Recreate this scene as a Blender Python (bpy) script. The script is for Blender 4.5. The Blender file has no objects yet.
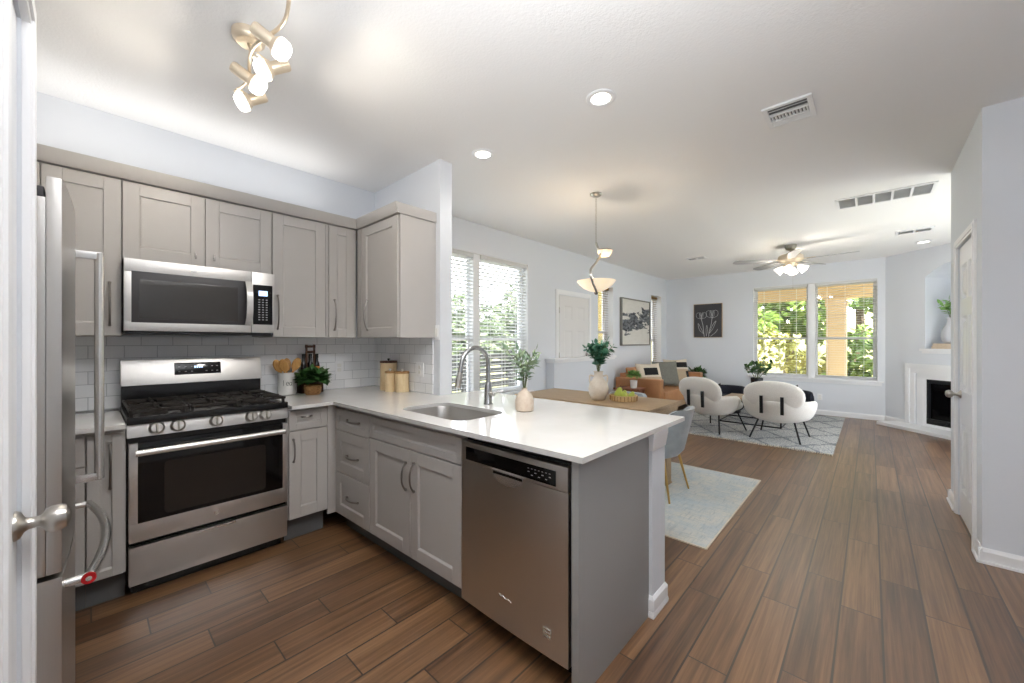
import bpy, bmesh, math, random
from math import sin, cos, pi, radians
from mathutils import Vector, Matrix
random.seed(7)
SC = bpy.context.scene
COL = SC.collection

# ------------------------------------------------------------------ camera
YAW = radians(42.6)
cam_data = bpy.data.cameras.new('camera')
cam_data.sensor_fit = 'HORIZONTAL'
cam_data.sensor_width = 36.0
cam_data.lens = 390.0 / 1024.0 * 36.0
cam_data.clip_start = 0.02
cam = bpy.data.objects.new('camera', cam_data)
cam.location = (0, 0, 1.33)
cam.rotation_euler = (pi/2, 0, YAW)
COL.objects.link(cam)
SC.camera = cam

# ------------------------------------------------------------------ world, sun, exposure
SC.view_settings.view_transform = 'Standard'
SC.view_settings.look = 'None'
SC.view_settings.exposure = 0.64
SC.view_settings.gamma = 1.0
SC.view_settings.use_curve_mapping = False
world = bpy.data.worlds.new('world')
SC.world = world
world.use_nodes = True
wn = world.node_tree.nodes; wl = world.node_tree.links
bg = wn['Background']
sky = wn.new('ShaderNodeTexSky')
sky.sky_type = 'HOSEK_WILKIE'
sky.sun_direction = Vector((0.35, -0.6, 0.72)).normalized()
sky.turbidity = 3.0
mixs = wn.new('ShaderNodeMixRGB'); mixs.inputs[0].default_value = 0.6
mixs.inputs[2].default_value = (0.92, 0.96, 1.0, 1)
wl.new(sky.outputs[0], mixs.inputs[1]); wl.new(mixs.outputs[0], bg.inputs[0])
bg.inputs[1].default_value = 9.0

def light(name, kind, loc, energy, color=(1, 1, 1), size=0.1, target=None, spot=None, size_y=None):
    d = bpy.data.lights.new(name, kind)
    d.energy = energy; d.color = color
    if kind == 'AREA':
        d.shape = 'DISK' if size_y is None else 'RECTANGLE'; d.size = size
        if size_y: d.size_y = size_y
    elif kind == 'SUN': d.angle = size
    else: d.shadow_soft_size = size
    if spot: d.spot_size = spot; d.spot_blend = 0.8
    o = bpy.data.objects.new(name, d); o.location = loc
    if target is not None:
        o.rotation_euler = (Vector(target) - Vector(loc)).to_track_quat('-Z', 'Y').to_euler()
    COL.objects.link(o)
    return o

light('sun', 'SUN', (3, -6, 8), 11.0, (1.0, 0.95, 0.86), radians(1.0), target=(3-0.35*8, -6+0.6*8, 8-0.72*8))
# added up-facing fill behind the camera, no fixture stands there
light('hall_bounce', 'AREA', (1.0, -1.4, 0.9), 10, (0.96, 0.98, 1.0), 1.6, target=(0.9, -1.2, 2.74))
# added fill light above the wall cabinets, not a fitted strip
light('cabinet_top_fill', 'AREA', (-3.28, 0.45, 2.35), 2.5, (1.0, 0.98, 0.95), 0.12, size_y=1.8).rotation_euler = (0, radians(205), 0)
light('kitchen_bounce', 'AREA', (-0.15, 0.25, 1.95), 36, (0.96, 0.98, 1.0), 0.9, target=(-0.16, 0.26, 2.74))  # added fill thrown at the ceiling near the camera, no lamp here
light('living_bounce', 'AREA', (1.45, 5.9, 0.25), 34, (0.96, 0.98, 1.0), 1.5, target=(1.0, 6.2, 2.74))  # added uplight hidden behind the closet block to brighten the living room
light('hall_fill', 'AREA', (1.5, -0.6, 2.70), 3, (1.0, 0.98, 0.95), 0.5, target=(1.0, 1.6, 0))  # added overhead fill, no known hall fixture
CAN_SPOTS = [(-1.15, 2.01), (-2.146, 2.011), (0.55, 8.0)]
for cx_, cy_ in CAN_SPOTS:
    light('downlight', 'SPOT', (cx_, cy_, 2.70), 5 if cy_ < 5 else 2, (1.0, 0.95, 0.88), 0.06, target=(cx_, cy_, 0), spot=radians(125))
for cx_, cy_ in [(-0.5, 1.1)]:
    light('room_fill', 'AREA', (cx_, cy_, 2.715), 15, (1.0, 0.97, 0.93), 0.25, target=(cx_, cy_, 0))  # added ceiling fill out of view, without a fixture

SC.cycles.max_bounces = 10
SC.cycles.diffuse_bounces = 6
SC.cycles.glossy_bounces = 4
SC.cycles.transparent_max_bounces = 24
SC.cycles.sample_clamp_indirect = 6.0
SC.cycles.caustics_reflective = False
SC.cycles.caustics_refractive = False
SC.cycles.use_denoising = True

# ------------------------------------------------------------------ materials
def lin(c):
    c = c / 255.0
    return c / 12.92 if c <= 0.04045 else ((c + 0.055) / 1.055) ** 2.4
def rgb(r, g, b): return (lin(r), lin(g), lin(b), 1.0)

class NT:
    def __init__(s, m): s.m = m; s.t = m.node_tree; s.n = s.t.nodes; s.l = s.t.links
    def new(s, kind, **kw):
        n = s.n.new('ShaderNode' + kind)
        for k, v in kw.items(): setattr(n, k, v)
        return n
    def link(s, a, b): s.l.new(a, b)
    def setin(s, sock, v):
        if isinstance(v, bpy.types.NodeSocket): s.l.new(v, sock)
        else: sock.default_value = v
    def math(s, op, a, b=0.0, c=0.0):
        n = s.new('Math', operation=op)
        s.setin(n.inputs[0], a); s.setin(n.inputs[1], b); s.setin(n.inputs[2], c)
        return n.outputs[0]
    def mix(s, f, a, b, mode='MIX'):
        n = s.new('MixRGB', blend_type=mode)
        s.setin(n.inputs[0], f); s.setin(n.inputs[1], a); s.setin(n.inputs[2], b)
        return n.outputs[0]
    def noise(s, vec, scale, detail=3, rough=0.5, dist=0.0):
        n = s.new('TexNoise'); s.setin(n.inputs['Vector'], vec)
        n.inputs['Scale'].default_value = scale; n.inputs['Detail'].default_value = detail
        n.inputs['Roughness'].default_value = rough; n.inputs['Distortion'].default_value = dist
        return n.outputs[0]
    def ramp(s, f, stops):
        n = s.new('ValToRGB'); s.setin(n.inputs[0], f)
        el = n.color_ramp.elements
        while len(el) < len(stops): el.new(0.5)
        for e, (p, c) in zip(el, stops): e.position = p; e.color = c
        return n.outputs[0]
    def coords(s, scale=(1, 1, 1), rot=(0, 0, 0)):
        tc = s.new('TexCoord'); mp = s.new('Mapping')
        s.link(tc.outputs['Object'], mp.inputs[0])
        mp.inputs['Scale'].default_value = scale; mp.inputs['Rotation'].default_value = rot
        return mp.outputs[0]
    def bump(s, h, strength, dist=0.01):
        n = s.new('Bump'); s.setin(n.inputs['Height'], h)
        n.inputs['Strength'].default_value = strength; n.inputs['Distance'].default_value = dist
        return n.outputs[0]

def mat(name, col, rough=0.5, metal=0.0, bump=None, var=None, spec=0.5, coat=0.0, emit=None, sheen=0.0, aniso=0.0):
    """col; bump=(scale,strength[,mapping scale]); var=(scale, second colour, mapping scale); emit=(colour,strength)"""
    m = bpy.data.materials.new(name); m.use_nodes = True
    t = NT(m); b = t.n['Principled BSDF']
    b.inputs['Base Color'].default_value = col
    b.inputs['Roughness'].default_value = rough
    b.inputs['Metallic'].default_value = metal
    b.inputs['Specular IOR Level'].default_value = spec
    b.inputs['Coat Weight'].default_value = coat
    if sheen: b.inputs['Sheen Weight'].default_value = sheen; b.inputs['Sheen Roughness'].default_value = 0.5
    if aniso: b.inputs['Anisotropic'].default_value = aniso
    if var:
        v = t.coords(var[2] if len(var) > 2 else (1, 1, 1))
        f = t.noise(v, var[0], 4, 0.6)
        f = t.ramp(f, [(0.35, (0, 0, 0, 1)), (0.65, (1, 1, 1, 1))])
        t.link(t.mix(f, col, var[1]), b.inputs['Base Color'])
    if bump:
        v = t.coords(bump[2] if len(bump) > 2 else (1, 1, 1))
        t.link(t.bump(t.noise(v, bump[0], 3), bump[1]), b.inputs['Normal'])
    if emit:
        b.inputs['Emission Color'].default_value = emit[0]
        b.inputs['Emission Strength'].default_value = emit[1]
    return m

def glass_mat(name, tint=(1, 1, 1, 1), ior_mix=0.08):
    m = bpy.data.materials.new(name); m.use_nodes = True
    t = NT(m); t.n.remove(t.n['Principled BSDF'])
    out = t.n['Material Output']
    tr = t.new('BsdfTransparent'); tr.inputs[0].default_value = tint
    gl = t.new('BsdfGlossy'); gl.inputs[1].default_value = 0.02
    lw = t.new('LayerWeight'); lw.inputs[0].default_value = 0.25
    f = t.math('MULTIPLY', lw.outputs['Fresnel'], 0.6)
    f = t.math('ADD', f, ior_mix * 0.3)
    mx = t.new('MixShader'); t.link(f, mx.inputs[0]); t.link(tr.outputs[0], mx.inputs[1]); t.link(gl.outputs[0], mx.inputs[2])
    t.link(mx.outputs[0], out.inputs[0])
    return m

M = {}
M['wall'] = mat('wall_paint', rgb(222, 226, 232), 0.85, bump=(220, 0.06))
M['ceiling'] = mat('ceiling_paint', rgb(243, 243, 243), 0.9, bump=(90, 0.15))
M['trim'] = mat('white_trim', rgb(238, 239, 241), 0.35, bump=(40, 0.01))
M['doorwhite'] = mat('white_door', rgb(229, 231, 235), 0.32, bump=(30, 0.01))
M['cabinet'] = mat('greige_lacquer', rgb(188, 184, 180), 0.38, bump=(60, 0.01), var=(3, rgb(185, 181, 177)))
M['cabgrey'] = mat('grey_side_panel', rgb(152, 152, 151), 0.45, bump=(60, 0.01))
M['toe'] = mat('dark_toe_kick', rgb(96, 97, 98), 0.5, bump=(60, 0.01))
M['steel'] = mat('brushed_steel', rgb(206, 203, 199), 0.33, 1.0, bump=(9, 0.05, (6, 6, 0.15)))
M['steelv'] = mat('brushed_steel_darker', rgb(200, 197, 193), 0.33, 1.0, bump=(9, 0.10, (6, 6, 0.15)))
M['steelb'] = mat('bright_steel', rgb(222, 221, 219), 0.25, 0.9, bump=(60, 0.005))
M['doorgrey'] = mat('grey_white_door', rgb(222, 221, 221), 0.4, bump=(30, 0.01))
M['tapsteel'] = mat('grey_steel_tap', rgb(176, 177, 179), 0.27, 1.0, bump=(60, 0.005))
M['paleenamel'] = mat('pale_steel_enamel', rgb(214, 213, 210), 0.3, 0.4, bump=(60, 0.005))
M['nickel'] = mat('satin_nickel', rgb(190, 186, 180), 0.3, 1.0, bump=(60, 0.01))
M['handle'] = mat('dark_nickel_pull', rgb(150, 145, 140), 0.3, 1.0, bump=(60, 0.01))
M['black'] = mat('black_enamel', rgb(20, 20, 22), 0.25, bump=(60, 0.01))
M['iron'] = mat('cast_iron', rgb(38, 33, 30), 0.55, bump=(150, 0.15))
M['blackglass'] = mat('black_glass', rgb(10, 9, 10), 0.06, spec=0.35, bump=(8, 0.002))
M['mwglass'] = mat('tinted_oven_glass', rgb(62, 60, 58), 0.12, spec=0.6, bump=(8, 0.002))
M['plastic'] = mat('charcoal_plastic', rgb(52, 50, 52), 0.35, bump=(60, 0.01))
M['keys'] = mat('pale_key_print', rgb(170, 170, 172), 0.5, bump=(60, 0.01))
M['display'] = mat('lit_display', rgb(160, 190, 230), 0.3, emit=(rgb(190, 215, 255), 1.2), bump=(60, 0.001))
M['blackmetal'] = mat('black_metal', rgb(24, 26, 30), 0.4, 0.3, bump=(60, 0.02))
M['brass'] = mat('brushed_brass', rgb(205, 170, 105), 0.3, 1.0, bump=(60, 0.02))
M['champagne'] = mat('champagne_metal', rgb(238, 222, 198), 0.35, 0.6, bump=(60, 0.01))
M['oak'] = mat('oak_wood', rgb(178, 152, 118), 0.45, bump=(20, 0.03, (2, 14, 14)), var=(5, rgb(160, 134, 103), (1.2, 14, 14)))
M['walnut'] = mat('walnut_wood', rgb(146, 88, 58), 0.4, bump=(20, 0.03, (2, 14, 14)), var=(5, rgb(118, 70, 46), (2, 12, 12)))
M['beech'] = mat('beech_wood', rgb(216, 168, 102), 0.5, bump=(20, 0.03), var=(9, rgb(200, 148, 84), (8, 8, 1)))
M['palewood'] = mat('pale_veneer', rgb(228, 205, 165), 0.5, bump=(20, 0.02), var=(9, rgb(216, 190, 148), (8, 8, 1)))
M['midwood'] = mat('lid_wood', rgb(180, 140, 90), 0.5, bump=(20, 0.03), var=(9, rgb(160, 118, 72), (6, 1, 6)))
M['darkwood'] = mat('dark_stained_wood', rgb(92, 52, 28), 0.45, bump=(20, 0.03), var=(9, rgb(70, 38, 20), (8, 8, 1)))
M['leather'] = mat('tan_leather', rgb(196, 144, 100), 0.42, bump=(70, 0.12), var=(3, rgb(180, 126, 84)))
M['boucle'] = mat('cream_boucle', rgb(243, 240, 234), 0.95, bump=(130, 0.6), var=(120, rgb(230, 227, 220)), sheen=0.3)
M['greyvelvet'] = mat('grey_velvet', rgb(158, 166, 170), 0.8, bump=(120, 0.15), var=(14, rgb(144, 152, 157)), sheen=0.5)
M['cream'] = mat('cream_cloth', rgb(222, 212, 196), 0.9, bump=(140, 0.3), var=(100, rgb(208, 196, 178)))
M['tancloth'] = mat('tan_cloth', rgb(196, 176, 150), 0.9, bump=(140, 0.3), var=(100, rgb(180, 160, 134)))
M['blackcloth'] = mat('black_cloth', rgb(26, 26, 28), 0.9, bump=(140, 0.3))
M['greycloth'] = mat('grey_green_cloth', rgb(128, 128, 120), 0.9, bump=(140, 0.3), var=(60, rgb(112, 113, 106), (1, 6, 1)))
M['navy'] = mat('navy_cloth', rgb(34, 38, 52), 0.85, bump=(140, 0.3), var=(60, rgb(28, 30, 42)))
M['ceramic'] = mat('white_ceramic', rgb(236, 235, 232), 0.2, bump=(60, 0.003))
M['stoneware'] = mat('cream_stoneware', rgb(224, 214, 200), 0.7, bump=(70, 0.1), var=(12, rgb(208, 196, 180)))
M['blush'] = mat('blush_clay', rgb(214, 200, 184), 0.75, bump=(90, 0.08), var=(40, rgb(204, 186, 168)))
M['wicker'] = mat('wicker', rgb(176, 132, 80), 0.7, bump=(60, 0.5, (1, 1, 3)), var=(60, rgb(120, 82, 44), (1, 1, 4)))
M['rattan'] = mat('pale_rattan', rgb(222, 196, 150), 0.7, bump=(60, 0.5, (1, 1, 3)), var=(60, rgb(196, 166, 118), (1, 1, 4)))
M['leaf_dark'] = mat('dark_green_leaf', rgb(46, 84, 42), 0.45, var=(30, rgb(70, 112, 56)), bump=(60, 0.02))
M['leaf_blue'] = mat('eucalyptus_leaf', rgb(62, 120, 96), 0.5, var=(20, rgb(92, 148, 120)), bump=(60, 0.02))
M['leaf_grey'] = mat('silver_green_leaf', rgb(112, 140, 118), 0.5, var=(20, rgb(150, 168, 132)), bump=(60, 0.02))
M['leaf_light'] = mat('light_green_leaf', rgb(112, 160, 84), 0.5, var=(20, rgb(150, 190, 110)), bump=(60, 0.02))
M['stem'] = mat('green_stem', rgb(96, 104, 62), 0.6, bump=(60, 0.05))
M['pear'] = mat('pear_skin', rgb(160, 178, 62), 0.4, var=(12, rgb(182, 186, 84)), bump=(60, 0.02))
M['soil'] = mat('dark_soil', rgb(48, 38, 30), 0.95, bump=(60, 0.6))
M['bottle'] = mat('dark_bottle_glass', rgb(24, 22, 26), 0.08, spec=0.7, bump=(6, 0.002))
M['amber'] = mat('amber_label', rgb(196, 120, 40), 0.4, bump=(60, 0.02))
M['paper'] = mat('book_cover', rgb(222, 206, 186), 0.7, bump=(60, 0.03), var=(20, rgb(214, 196, 172)))
M['greyvase'] = mat('grey_white_ceramic', rgb(196, 198, 204), 0.4, bump=(60, 0.02))
M['frost'] = mat('lit_frosted_glass', rgb(255, 248, 236), 0.4, emit=((1.0, 0.93, 0.82, 1), 1.0), bump=(60, 0.002))
M['lens'] = mat('lit_lamp_lens', rgb(255, 250, 240), 0.4, emit=((1.0, 0.96, 0.88, 1), 5.0), bump=(60, 0.002))
M['alabaster'] = mat('lit_alabaster', rgb(240, 216, 180), 0.4, emit=((1.0, 0.86, 0.66, 1), 0.42), var=(14, rgb(236, 206, 164)))
M['fanblade'] = mat('grey_fan_blade', rgb(150, 150, 152), 0.5, bump=(20, 0.02, (1, 8, 1)))
M['gunmetal'] = mat('brushed_gunmetal', rgb(140, 136, 126), 0.35, 0.9, bump=(60, 0.02))
M['ventpale'] = mat('vent_pale_grey', rgb(196, 196, 196), 0.7, bump=(60, 0.02))
M['ventdark'] = mat('vent_shadow_grey', rgb(110, 110, 112), 0.7, bump=(60, 0.02))
M['blind'] = mat('white_blind_slat', rgb(212, 213, 212), 0.45, bump=(40, 0.01))
M['blindwood'] = mat('honey_wood_blind', rgb(132, 102, 46), 0.5, bump=(40, 0.03), var=(30, rgb(108, 82, 36), (2, 1, 12)))
M['glass'] = glass_mat('window_glass')
M['clearglass'] = glass_mat('clear_vase_glass', (0.93, 0.96, 0.95, 1), 0.3)
M['firedark'] = mat('firebox_black', rgb(36, 37, 40), 0.5, bump=(60, 0.2))
M['red'] = mat('red_enamel', rgb(176, 28, 34), 0.25, bump=(60, 0.002))
M['art_frame'] = mat('grey_wood_frame', rgb(122, 120, 114), 0.5, bump=(40, 0.05))
M['art_oak'] = mat('thin_oak_frame', rgb(176, 150, 120), 0.5, bump=(40, 0.05))
M['chalk'] = mat('chalk_line', rgb(190, 190, 190), 0.9, bump=(60, 0.1))
M['ink'] = mat('ink_black', rgb(40, 38, 40), 0.6, bump=(60, 0.01))
M['gapshade'] = mat('gap_shade_dark', rgb(34, 34, 36), 0.7, bump=(60, 0.02))  # dark colour painted for the shade in the pantry door's latch gap
# outside
M['lawn'] = mat('dry_lawn', rgb(122, 128, 74), 0.95, bump=(30, 0.5), var=(1.2, rgb(158, 150, 104)))
M['hill'] = mat('dry_pale_hillside', rgb(176, 166, 118), 0.95, bump=(6, 0.5), var=(1.0, rgb(140, 142, 84)))
M['patio'] = mat('pale_concrete', rgb(206, 202, 194), 0.9, bump=(40, 0.2))
M['stucco'] = mat('tan_stucco', rgb(212, 186, 144), 0.9, bump=(60, 0.3))
M['brick'] = mat('golden_stone', rgb(150, 128, 72), 0.9, bump=(20, 0.5), var=(4, rgb(78, 88, 46)))
M['leaf_tree'] = mat('sunlit_tree_leaf', rgb(112, 136, 50), 0.55, var=(1.4, rgb(84, 114, 42)))
M['leaf_yellow'] = mat('yellow_green_leaf', rgb(184, 178, 104), 0.6, var=(1.4, rgb(150, 156, 78)))
M['leaf_hedge'] = mat('hedge_leaf', rgb(116, 130, 96), 0.55, var=(1.4, rgb(90, 108, 76)))
M['bark'] = mat('tree_bark', rgb(84, 70, 56), 0.9, bump=(20, 0.6))
M['railing'] = mat('black_railing', rgb(30, 32, 32), 0.5, bump=(60, 0.02))

def floor_material():
    m = bpy.data.materials.new('wood_plank_tile'); m.use_nodes = True
    t = NT(m); b = t.n['Principled BSDF']
    tc = t.new('TexCoord'); sp = t.new('SeparateXYZ'); t.link(tc.outputs['Object'], sp.inputs[0])
    X, Y = sp.outputs[0], sp.outputs[1]
    W, L = 0.153, 0.914
    u = t.math('DIVIDE', t.math('SUBTRACT', X, 0.040), W)
    row = t.math('FLOOR', u); fu = t.math('SUBTRACT', u, row)
    r1 = t.math('ADD', row, 1.0)
    odd = t.math('PINGPONG', r1, 1.0)
    off = t.math('SUBTRACT', t.math('MULTIPLY_ADD', r1, 0.6, 0.812), t.math('MULTIPLY', odd, 0.13))
    v = t.math('SUBTRACT', t.math('DIVIDE', Y, L), off)
    cv = t.math('FLOOR', v); fv = t.math('SUBTRACT', v, cv)
    du = t.math('MULTIPLY', t.math('MINIMUM', fu, t.math('SUBTRACT', 1.0, fu)), W)
    dv = t.math('MULTIPLY', t.math('MINIMUM', fv, t.math('SUBTRACT', 1.0, fv)), L)
    d = t.math('MINIMUM', du, dv)
    grout = t.math('MAXIMUM', t.math('LESS_THAN', du, 0.0040), t.math('LESS_THAN', dv, 0.0030))
    cmb = t.new('CombineXYZ'); t.link(row, cmb.inputs[0]); t.link(cv, cmb.inputs[1])
    wn_ = t.new('TexWhiteNoise', noise_dimensions='2D'); t.link(cmb.outputs[0], wn_.inputs['Vector'])
    h = wn_.outputs['Value']
    # grain: stretched along the plank, shifted per plank
    sh = t.new('CombineXYZ')
    t.link(t.math('MULTIPLY_ADD', h, 7.0, X), sh.inputs[0])
    t.link(t.math('MULTIPLY_ADD', h, 31.0, t.math('MULTIPLY', Y, 0.028)), sh.inputs[1])
    t.link(t.math('MULTIPLY', h, 13.0), sh.inputs[2])
    g1 = t.noise(sh.outputs[0], 34, 5, 0.6, 0.2)
    g2 = t.noise(sh.outputs[0], 90, 3, 0.6, 0.3)
    g = t.math('ADD', t.math('MULTIPLY_ADD', g2, 0.35, t.math('MULTIPLY', g1, 0.55)), 0.10)
    g = t.math('MULTIPLY_ADD', t.math('SUBTRACT', h, 0.5), 0.15, g)
    col = t.ramp(g, [(0.30, rgb(45, 28, 16)), (0.44, rgb(80, 53, 32)), (0.56, rgb(108, 76, 48)), (0.74, rgb(142, 106, 72))])
    col = t.mix(grout, col, rgb(48, 35, 28))
    t.link(col, b.inputs['Base Color'])
    b.inputs['Roughness'].default_value = 0.38; b.inputs['Specular IOR Level'].default_value = 0.9; b.inputs['Coat Weight'].default_value = 0.45; b.inputs['Coat Roughness'].default_value = 0.42
    hgt = t.math('SUBTRACT', t.math('MULTIPLY', g, 0.25), t.math('MULTIPLY', grout, 1.0))
    t.link(t.bump(hgt, 0.25, 0.002), b.inputs['Normal'])
    return m
M['floor'] = floor_material()

def tile_material(axis):
    """white 3x6 subway tile; axis = which object axis runs along the wall"""
    m = bpy.data.materials.new('subway_tile_' + axis); m.use_nodes = True
    t = NT(m); b = t.n['Principled BSDF']
    tc = t.new('TexCoord'); sp = t.new('SeparateXYZ'); t.link(tc.outputs['Object'], sp.inputs[0])
    U = sp.outputs['XYZ'.index(axis)]; Z = sp.outputs[2]
    W, H = 0.1545, 0.0775
    v = t.math('DIVIDE', t.math('SUBTRACT', Z, 0.916), H)
    row = t.math('FLOOR', v); fv = t.math('SUBTRACT', v, row)
    odd = t.math('PINGPONG', row, 1.0)
    u = t.math('MULTIPLY_ADD', odd, 0.5, t.math('DIVIDE', U, W))
    cu = t.math('FLOOR', u); fu = t.math('SUBTRACT', u, cu)
    du = t.math('MULTIPLY', t.math('MINIMUM', fu, t.math('SUBTRACT', 1.0, fu)), W)
    dv = t.math('MULTIPLY', t.math('MINIMUM', fv, t.math('SUBTRACT', 1.0, fv)), H)
    d = t.math('MINIMUM', du, dv)
    gr = t.math('LESS_THAN', d, 0.0014)
    cmb = t.new('CombineXYZ'); t.link(row, cmb.inputs[0]); t.link(cu, cmb.inputs[1])
    wn_ = t.new('TexWhiteNoise', noise_dimensions='2D'); t.link(cmb.outputs[0], wn_.inputs['Vector'])
    c = t.mix(wn_.outputs['Value'], rgb(234, 236, 239), rgb(244, 245, 247))
    t.link(t.mix(gr, c, rgb(182, 184, 189)), b.inputs['Base Color'])
    b.inputs['Roughness'].default_value = 0.18
    bm_ = t.new('MapRange'); t.link(d, bm_.inputs[0]); bm_.inputs[2].default_value = 0.005
    t.link(t.bump(bm_.outputs[0], 0.3, 0.003), b.inputs['Normal'])
    return m
M['tile_y'] = tile_material('Y'); M['tile_x'] = tile_material('X')

def quartz_material():
    m = mat('white_quartz', rgb(220, 219, 217), 0.07, spec=0.5, var=(3, rgb(214, 213, 210)), bump=(20, 0.001))
    return m
M['quartz'] = quartz_material()

def rug_material(name, base, second, third, scale, lines):
    m = bpy.data.materials.new(name); m.use_nodes = True
    t = NT(m); b = t.n['Principled BSDF']; b.inputs['Roughness'].default_value = 0.95
    c1 = t.coords((1, 1, 1))
    n1 = t.noise(c1, scale, 8, 0.85, 0.3)
    n2 = t.noise(t.coords((lines, 0.7, 1)), 9, 5, 0.75, 0.3)
    n3 = t.noise(t.coords((0.7, lines, 1)), 9, 5, 0.75, 0.3)
    c = t.mix(t.ramp(n1, [(0.42, (0, 0, 0, 1)), (0.60, (1, 1, 1, 1))]), base, second)
    f = t.ramp(t.math('MAXIMUM', n2, n3), [(0.52, (0, 0, 0, 1)), (0.66, (1, 1, 1, 1))])
    c = t.mix(t.math('MULTIPLY', f, 0.6), c, third)
    t.link(c, b.inputs['Base Color'])
    t.link(t.bump(t.noise(c1, 200, 2), 0.5), b.inputs['Normal'])
    return m
M['rug_blue'] = rug_material('faded_blue_rug', rgb(212, 211, 204), rgb(188, 199, 204), rgb(150, 168, 176), 3.0, 7)

def rug_diamond():
    m = bpy.data.materials.new('shaggy_grey_rug'); m.use_nodes = True
    t = NT(m); b = t.n['Principled BSDF']; b.inputs['Roughness'].default_value = 0.97
    c = t.coords((1, 1, 1)); sp = t.new('SeparateXYZ'); t.link(c, sp.inputs[0])
    wob = t.math('MULTIPLY', t.noise(c, 14, 5, 0.8), 0.55)
    a = t.math('ADD', t.math('ADD', t.math('MULTIPLY', sp.outputs[0], 1.9), t.math('MULTIPLY', sp.outputs[1], 1.5)), wob)
    d = t.math('ADD', t.math('SUBTRACT', t.math('MULTIPLY', sp.outputs[0], 1.9), t.math('MULTIPLY', sp.outputs[1], 1.5)), wob)
    la = t.math('LESS_THAN', t.math('PINGPONG', a, 0.5), 0.05)
    lb = t.math('LESS_THAN', t.math('PINGPONG', d, 0.5), 0.05)
    ln = t.math('MAXIMUM', la, lb)
    fuzz = t.noise(c, 60, 3, 0.8)
    base = t.mix(t.ramp(fuzz, [(0.40, (0, 0, 0, 1)), (0.60, (1, 1, 1, 1))]), rgb(128, 137, 147), rgb(222, 220, 214))
    t.link(t.mix(t.math('MULTIPLY', ln, t.ramp(fuzz, [(0.3, (0.2, 0.2, 0.2, 1)), (0.6, (0.7, 0.7, 0.7, 1))])), base, rgb(66, 74, 88)), b.inputs['Base Color'])
    t.link(t.bump(fuzz, 0.9, 0.02), b.inputs['Normal'])
    return m
M['rug_diamond'] = rug_diamond()

def abstract_material():
    m = bpy.data.materials.new('abstract_canvas'); m.use_nodes = True
    t = NT(m); b = t.n['Principled BSDF']; b.inputs['Roughness'].default_value = 0.8
    c = t.coords((1, 1, 1)); sp = t.new('SeparateXYZ'); t.link(c, sp.inputs[0])
    n = t.noise(t.coords((1, 1.6, 5.5), (-0.35, 0, 0)), 1.7, 5, 0.6, 0.5)
    # one dark sweep across the middle
    y0 = t.math('ADD', t.math('MULTIPLY', sp.outputs[1], 0.12), 0.47)
    band = t.math('ABSOLUTE', t.math('SUBTRACT', sp.outputs[2], y0))
    k = t.math('SUBTRACT', t.math('MULTIPLY_ADD', n, 1.1, -0.22), t.math('MULTIPLY', band, 1.15))
    f = t.ramp(k, [(0.12, (0, 0, 0, 1)), (0.17, (1, 1, 1, 1))])
    n2 = t.noise(t.coords((1, 2, 6)), 3, 4, 0.6, 0.5)
    bg_ = t.mix(n2, rgb(226, 224, 218), rgb(204, 202, 194))
    dk = t.mix(t.ramp(n2, [(0.4, (0, 0, 0, 1)), (0.6, (1, 1, 1, 1))]), rgb(48, 52, 58), rgb(120, 124, 128))
    t.link(t.mix(f, bg_, dk), b.inputs['Base Color'])
    return m
M['abstract'] = abstract_material()
M['charcoal_canvas'] = mat('charcoal_canvas', rgb(72, 71, 74), 0.85, bump=(200, 0.1), var=(4, rgb(64, 63, 66)))

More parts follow.
